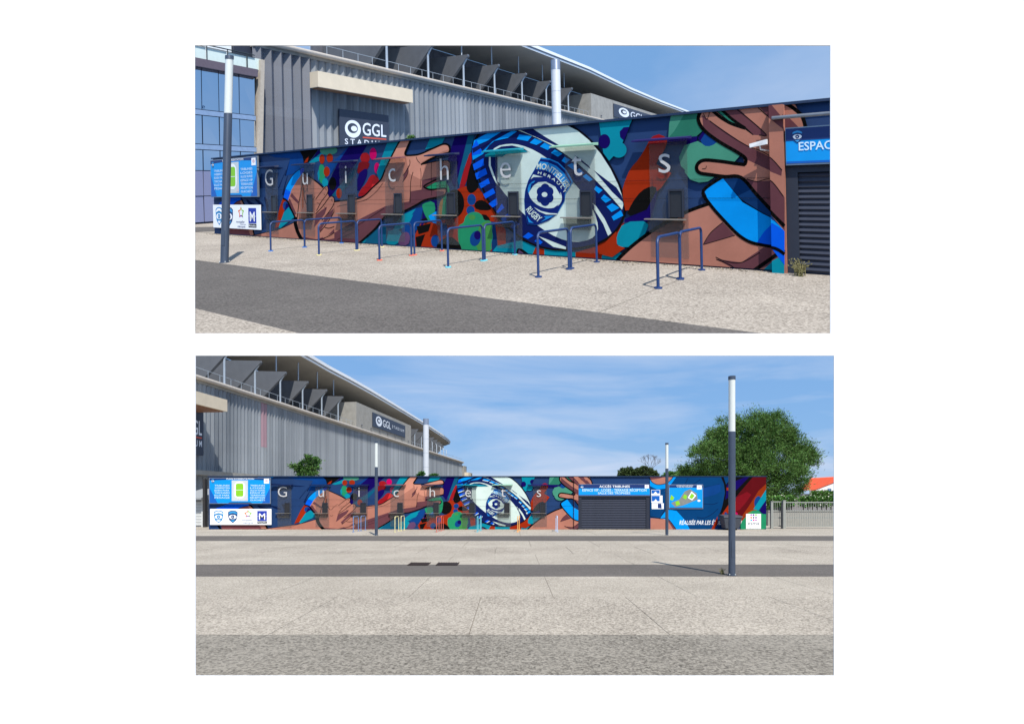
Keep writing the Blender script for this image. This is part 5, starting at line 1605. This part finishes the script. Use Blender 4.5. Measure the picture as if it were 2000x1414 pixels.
tree(LOW, 822, 39, 'tip of a green shrub showing over the wall left of the white mast', [(824, 925, 7, 5), (818, 928, 5, 3)], .05, 500, .12, (60, 96, 40), 'broadleaf_tree', aspect=2, shell=.2)
tree(LOW, 848, 39.5, 'low green shrub tops showing over the wall right of the white mast', [(848, 928, 9, 3.5), (842, 930, 5, 3)], .05, 500, .12, (60, 96, 40), 'broadleaf_tree', aspect=2, shell=.2)
tree(UPP, 803, 24, 'small green shrub tip showing over the wall top in the upper picture', [(803, 270, 8, 6), (796, 274, 6, 4), (812, 275, 5, 3)], .05, 260, .12, (70, 104, 44), 'broadleaf_tree', aspect=2, shell=.2)
# bare tree
def bare_tree():
    D, k = 62, 62 / FPX
    X = (1270 - 1000) * k
    o = thing('bare_tree', LOW.c, (X, D, 0), 'leafless grey tree standing above the wall', 'tree')
    tw = paint('bare_bark', (96, 96, 100), rough=0.9)
    b = MB(LOW.c)
    z0 = LOW.px(1270, 930, D)[2]
    b.tube([(X, D, 0), (X, D, z0), (X + .05, D, z0 + 1.0)], .14, tw, n=8, r1=.06); b.build('trunk', o)
    rd = random.Random(5)
    b = MB(LOW.c)
    def grow(p, d, l, r, n):
        q = p + d * l
        b.tube([tuple(p), tuple(q)], r, tw, n=4, cap=False, r1=r * .6)
        if n == 0: return
        for _ in range(3):
            grow(q, (d + Vector((rd.uniform(-.8, .8), rd.uniform(-.5, .5), rd.uniform(-.25, .45)))).normalized(), l * .68, r * .6, n - 1)
    for dx in (-.7, -.3, .15, .5, .9):
        grow(Vector((X + .02, D, z0 + .7)), Vector((dx, .1, .8)).normalized(), .75, .035, 3)
    b.build('branches', o)
bare_tree()

# ------------------------------------------------------------------ right edge of the lower picture
def fence():
    wt = paint('gate_pale_grey', (148, 150, 143), rough=0.5, var=0.06); dk = paint('gate_post_dark', (60, 62, 64), rough=0.5)
    X = lambda x, D: (x - 1000) / FPX * D
    D = 34.0
    def panel(x0, x1, label, z1, step, nm='metal_gate'):
        o = thing(nm, LOW.c, (X(x0, D), D, 0), label, 'gate', 'pale barred gates')
        a, c = X(x0, D), X(x1, D)
        for z in (.12, .62, 1.05, z1):
            b = MB(LOW.c); b.box(a, c, D - .03, D + .03, z, z + .06, wt); b.build('rail', o, (a, D, z))
        n = int((c - a) / step)
        bb = MB(LOW.c); bb.box(-.009, .009, -.009, .009, .181, z1 - .001, wt); me, _ = bb.mesh('bar')
        for k in range(n + 1):
            put(me, 'bar', LOW.c, (a + .03 + k * step, D - .045, 0), o)
    panel(1508, 1526, 'narrow pale barred gate panel beside the end of the painted wall', 1.58, .13)
    panel(1532.5, 1650, 'wide pale grey barred sliding gate right of the painted wall', 1.55, .14)
    for x, w, z, m, lab in ((1504.5, 4.5, 1.62, wt, 'short pale gate post beside the painted wall'), (1528.5, 5, 1.68, wt, 'pale square gate post between the two gates'), (1524, 3, 1.50, dk, 'dark gate post left of the pale post')):
        o = thing('gate_post', LOW.c, (X(x, D), D - .2, 0), lab, 'post', 'gate posts')
        h = w * D / FPX / 2
        b = MB(LOW.c); b.box(X(x, D) - h, X(x, D) + h, D - .25, D - .25 + 2 * h, 0, z, m); b.build('shaft', o)
        b = MB(LOW.c); b.box(X(x, D) - h - .015, X(x, D) + h + .015, D - .265, D - .235 + 2 * h, z, z + .03, m); b.build('cap', o)
    b = MB(LOW.c)
    cm = paint('yard_concrete', (150, 148, 140), rough=0.85, var=.12)
    b.box(X(1500, 38), X(1660, 38), 38, 38.3, 0, .95, cm); b.box(X(1500, 38), X(1660, 38), 37.96, 38.34, .95, 1.02, cm)
    tag(b.build('yard_wall'), 'low grey concrete yard wall seen through the barred gates', 'wall')
    b = MB(LOW.c)
    pl = paint('plaster_grey', (132, 128, 130), rough=0.8)
    b.box(X(1500, 46), X(1700, 46), 46, 46.3, 0, LOW.px(1600, 973, 46)[2], pl); b.box(X(1500, 46), X(1700, 46), 45.95, 46.35, LOW.px(1600, 973, 46)[2], LOW.px(1600, 971, 46)[2], cm)
    tag(b.build('garden_wall'), 'grey garden wall behind the flowering hedge', 'wall')
fence()
def hedge(x0, x1, y0, y1, D, label, n):
    k = D / FPX
    lob = []
    x = x0
    while x <= x1:
        a = LOW.px(x, (y0 + y1) / 2 + rng.uniform(-1.5, 1.5), D)
        lob.append((a[0], D, a[2], 9 * k, 8 * k, (y1 - y0) / 2 * k)); x += 9
    o = thing('flowering_hedge', LOW.c, (lob[0][0], D, 0), label, 'hedge', 'hedges behind the gates')
    b = MB(LOW.c)
    for q in lob: b.tube([(q[0], D, 0), (q[0] + .05, D, q[2])], .03, bark, n=6)
    b.build('stems', o)
    leaves(LOW, 'foliage', o, lob, n, .16, leaf_mat('leaf_hedge', (84, 122, 52)), aspect=2, shell=.3)
    leaves(LOW, 'blossom', o, lob, n // 22, .10, paint('blossom_white', (226, 222, 206)), aspect=1.2, shell=.95)
hedge(1500, 1545, 968, 990, 40.0, 'low flowering hedge beside the end of the painted wall', 3200)
hedge(1568, 1650, 968, 990, 40.0, 'longer flowering hedge behind the wide sliding gate', 4600)
hedge(1592, 1650, 958, 972, 52.0, 'leafy hedge in front of the red roofed house', 3200)
def house():
    D = 62.0
    k = D / FPX
    q = lambda x, y: (LOW.px(x, y, D)[0], LOW.px(x, y, D)[2])
    o = thing('red_roofed_house', LOW.c, (q(1600, 960)[0], D, 0), 'white house with a terracotta tiled roof at the right edge of the lower picture', 'house')
    wh = paint('house_white', (226, 226, 224), rough=0.8, var=.04); gw = paint('house_side', (176, 180, 186), rough=.8)
    (xa, za), (xb, zb) = q(1563, 958), q(1589, 958)
    xr, zr = q(1642, 935)
    xe = q(1700, 935)[0]
    b = MB(LOW.c)
    qd = lambda x, y, d: LOW.px(x, y, d)
    e1, r1 = qd(1589, 957, D - .4), qd(1652, 932.5, D + 5)
    b.hexa([(e1[0], e1[1], 0), (r1[0], r1[1], 0), (r1[0] - .3, r1[1] + .3, 0), (e1[0] - .3, e1[1] + .3, 0), (e1[0], e1[1], e1[2] - .12), (r1[0], r1[1], r1[2] - .12), (r1[0] - .3, r1[1] + .3, r1[2] - .12), (e1[0] - .3, e1[1] + .3, e1[2] - .12)], wh); b.build('gable_wall', o)
    b = MB(LOW.c); b.box(xa + .3, xb - .002, D + .6, D + 8, 0, za - .35, gw); b.build('side_wall', o)
    # roof slope: rows of tiles
    tm = paint('roof_terracotta', (206, 92, 62), rough=.75, var=.16, scale=3)
    (rx0, rz0), (rx1, rz1) = q(1584, 936), q(1646, 934)
    b = MB(LOW.c)
    ev0, ev1 = qd(1563, 957, D - .4), qd(1590, 957.5, D - .4)
    rd0, rd1 = qd(1584, 936, D + 5), qd(1655, 932, D + 5)
    N = 14
    lerp = lambda p, r, t: tuple(p[i] + (r[i] - p[i]) * t for i in range(3))
    for j in range(N):
        a, c = lerp(ev0, rd0, j / N), lerp(ev1, rd1, j / N)
        a2, c2 = lerp(ev0, rd0, (j + 1) / N), lerp(ev1, rd1, (j + 1) / N)
        up = lambda p, h: (p[0], p[1], p[2] + h)
        r_ = MB(LOW.c)
        r_.hexa([a, c, c2, a2, up(a, .16), up(c, .16), up(c2, .09), up(a2, .09)], tm)
        r_.build('tile_course', o, (a[0], a[1], a[2]))
    b = MB(LOW.c); b.tube([rd0, rd1], .16, tm, n=8); b.build('ridge', o, rd0)
    wx, wz = q(1618, 956)
    b = MB(LOW.c); wc = lerp(e1, r1, .46); b.hexa([(wc[0] + a * .3 * (r1[0] - e1[0]) / 6 + c_ * .05, wc[1] + a * .3 * (r1[1] - e1[1]) / 6 - c_ * .05, wc[2] - z_) for z_ in (1.05, .5) for a, c_ in ((-1, 1), (1, 1), (1, 0), (-1, 0))], paint('house_window', (96, 120, 150), rough=.2)); b.build('window', o, wc)
    b = MB(LOW.c); s = q(1612, 964); b.box(s[0], s[0] + 4, D - 1.4, D - .01, s[1] - .25, s[1], tm); b.build('porch_roof', o, (s[0], D, s[1]))
    b = MB(LOW.c); al = paint('aerial_grey', (120, 124, 130)); ax_, az = q(1605, 935)
    b.tube([(ax_, D + 5, az), (ax_, D + 5, q(1605, 911)[1])], .03, al, n=5); b.tube([(ax_ - .3, D + 5, q(1605, 911)[1]), (ax_ + .1, D + 5, q(1605, 911)[1])], .02, al, n=5); b.build('aerial', o, (ax_, D + 5, az))
house()
def bin_():
    u0, u1 = 29.76, 30.85
    F = LOW.w
    pl = paint('bin_slate', (70, 74, 82), rough=.5, var=.08)
    o = thing('wheeled_bin', F, (30.4, -1, 0), 'dark grey wheeled waste container with a white sticker in front of the mural', 'bin')
    b = MB(F); b.hexa([(u0 + .16, -.95, .10), (u1 - .16, -.95, .10), (u1 - .16, -.35, .10), (u0 + .16, -.35, .10), (u0 + .05, -1.05, .72), (u1 - .05, -1.05, .72), (u1 - .05, -.25, .72), (u0 + .05, -.25, .72)], pl); b.build('body', o)
    b = MB(F); b.hexa([(u0, -1.08, .722), (u1, -1.08, .722), (u1, -.22, .722), (u0, -.22, .722), (u0 + .02, -1.06, .80), (u1 - .02, -1.06, .80), (u1 - .02, -.24, .88), (u0 + .02, -.24, .88)], pl); b.build('lid', o)
    for u in (u0 + .28, u1 - .28):
        b = MB(F); b.tube([(u - .03, -.8, .09), (u + .03, -.8, .09)], .085, paint('rubber', (26, 26, 28)), n=12); b.build('wheel', o)
    b = MB(F); b.face([(u0 + .30, -1.045, .36), (u0 + .48, -1.045, .36), (u0 + .48, -1.062, .62), (u0 + .30, -1.062, .62)], paint('sticker_white', (226, 230, 232))); b.build('sticker', o)
bin_()
# building corner left of the wall
def left_kiosk():
    D = 36.0
    X = lambda x: (x - 1000) / FPX * D
    wt = paint('kiosk_white', (206, 208, 206), rough=.6); dk = paint('kiosk_dark', (52, 50, 50), rough=.7); gy = paint('kiosk_grey', (150, 152, 152))
    o = thing('white_kiosk', LOW.c, (X(385), D, 0), 'white ribbed kiosk under a dark roof at the left end of the wall, lower picture', 'kiosk')
    b = MB(LOW.c); b.box(X(350), X(401), D, D + 3, 0, 1.72, gy); b.build('body', o)
    bb = MB(LOW.c); bb.box(0, X(395) - X(352), -.05, -.003, .01, .17, wt); me, _ = bb.mesh('ribbed_slat')
    for k in range(8): put(me, 'ribbed_slat', LOW.c, (X(352), D, .1 + k * .19), o)
    b = MB(LOW.c); b.box(X(395.3), X(399.5), D - .12, D - .003, 0, 1.75, wt); b.build('corner_post', o)
    b = MB(LOW.c); b.hexa([(X(345), D - .6, 1.75), (X(403), D - .6, 1.75), (X(403), D + 3, 1.75), (X(345), D + 3, 1.75), (X(345), D - .6, 1.86), (X(403), D - .6, 1.86), (X(403), D + 3, 2.5), (X(345), D + 3, 2.5)], gy); b.build('roof', o)
    b = MB(LOW.c); b.box(X(402.5), X(407.0), D - .4, D - .1, 0, 3.05, dk); tag(b.build('dark_post'), 'dark square post at the left end of the painted wall', 'post')
left_kiosk()
# drain grates
for k, (x0, x1, lab) in enumerate(((796.5, 834, 'rusty dark drain grate in the paving, left of two'), (852, 892, 'rusty dark drain grate in the paving, right of two'))):
    rs = paint('grate_iron', (58, 44, 40), rough=.8, var=.2)
    a, c = LOW.gp(x0, 1104.2), LOW.gp(x1, 1104.2)
    o = thing('drain_grate', LOW.c, a, lab, 'drain grate', 'drain grates')
    y1 = a[1] + .62
    b = MB(LOW.c); b.box(a[0], c[0], a[1], y1, .002, .008, paint('grate_pit', (26, 20, 18))); b.build('pit', o)
    for j in range(9):
        u = a[0] + (c[0] - a[0]) * j / 8
        b = MB(LOW.c); b.box(u - .015, u + .015, a[1], y1, .008, .022, rs); b.build('bar', o, (u, a[1], 0))
# weeds by the shutter and at the near lamp post
def weeds(P, F, base, n, h, label):
    o = thing('weed_tuft', F, base, label, 'weed', 'weed tufts')
    b = MB(F); g = paint('weed_green', (128, 122, 80), rough=.8, var=.25, scale=20, S=P.S)
    rd = random.Random(int(base[0] * 100))
    for _ in range(n):
        a = rd.uniform(0, 6.28); l = h * rd.uniform(.5, 1.1); sp = rd.uniform(.1, .75)
        p = Vector((base[0] + rd.gauss(0, h * .14), base[1] + rd.gauss(0, h * .14), 0))
        q = p + Vector((math.cos(a) * sp * l * .4, math.sin(a) * sp * l * .4, l * .6)); r = p + Vector((math.cos(a) * sp * l, math.sin(a) * sp * l, l * (1 - sp * .35)))
        b.tube([tuple(p), tuple(q), tuple(r)], .006, g, n=4, cap=False, r1=.002)
        for j in range(3):
            t = p.lerp(r, .5 + .2 * j); e = Vector((rd.gauss(0, 1), rd.gauss(0, 1), .6)).normalized() * h * .09
            b.face([tuple(t), tuple(t + e + Vector((.01, 0, 0))), tuple(t + e * 1.6), tuple(t + e - Vector((.01, 0, 0)))], g)
    b.build('stalks', o)
weeds(UPP, UPP.w, (21.86, -.34, 0), 42, .32, 'dry weed tuft at the foot of the roller shutter in the upper picture')
wx = LOW.gp(1411, 1121)
weeds(LOW, LOW.c, (wx[0], wx[1], 0), 16, .16, 'small weed growing beside the nearest lamp post')

# wind-blown grit and leaf scraps in the corner between wall and paving: nobody could count them
def grit(P, u1, n, label):
    rd = random.Random(3)
    b = MB(P.w)
    ms = [paint('grit_%d' % k, c, S=P.S) for k, c in enumerate(((118, 106, 90), (84, 76, 64), (150, 138, 118)))]
    for _ in range(n):
        u, w = rd.uniform(0, u1), -0.08 - abs(rd.gauss(0, .16))
        r = rd.uniform(.008, .026); t = rd.uniform(0, 3.14)
        c, s = math.cos(t) * r, math.sin(t) * r
        m = ms[rd.randrange(3)]
        top = (u, w, .003 + r * .7)
        q = [(u + c, w + s, .001), (u - s, w + c, .001), (u - c, w - s, .001), (u + s, w - c, .001)]
        for j in range(4):
            b.face([q[j], q[(j + 1) % 4], top], m)
    o = tag(b.build('windblown_grit'), label, 'grit')
    o['kind'] = 'stuff'
grit(UPP, 21.5, 1500, 'grit and leaf scraps along the wall foot, upper picture')
grit(LOW, 32.0, 1800, 'grit and leaf scraps along the wall foot, lower picture')
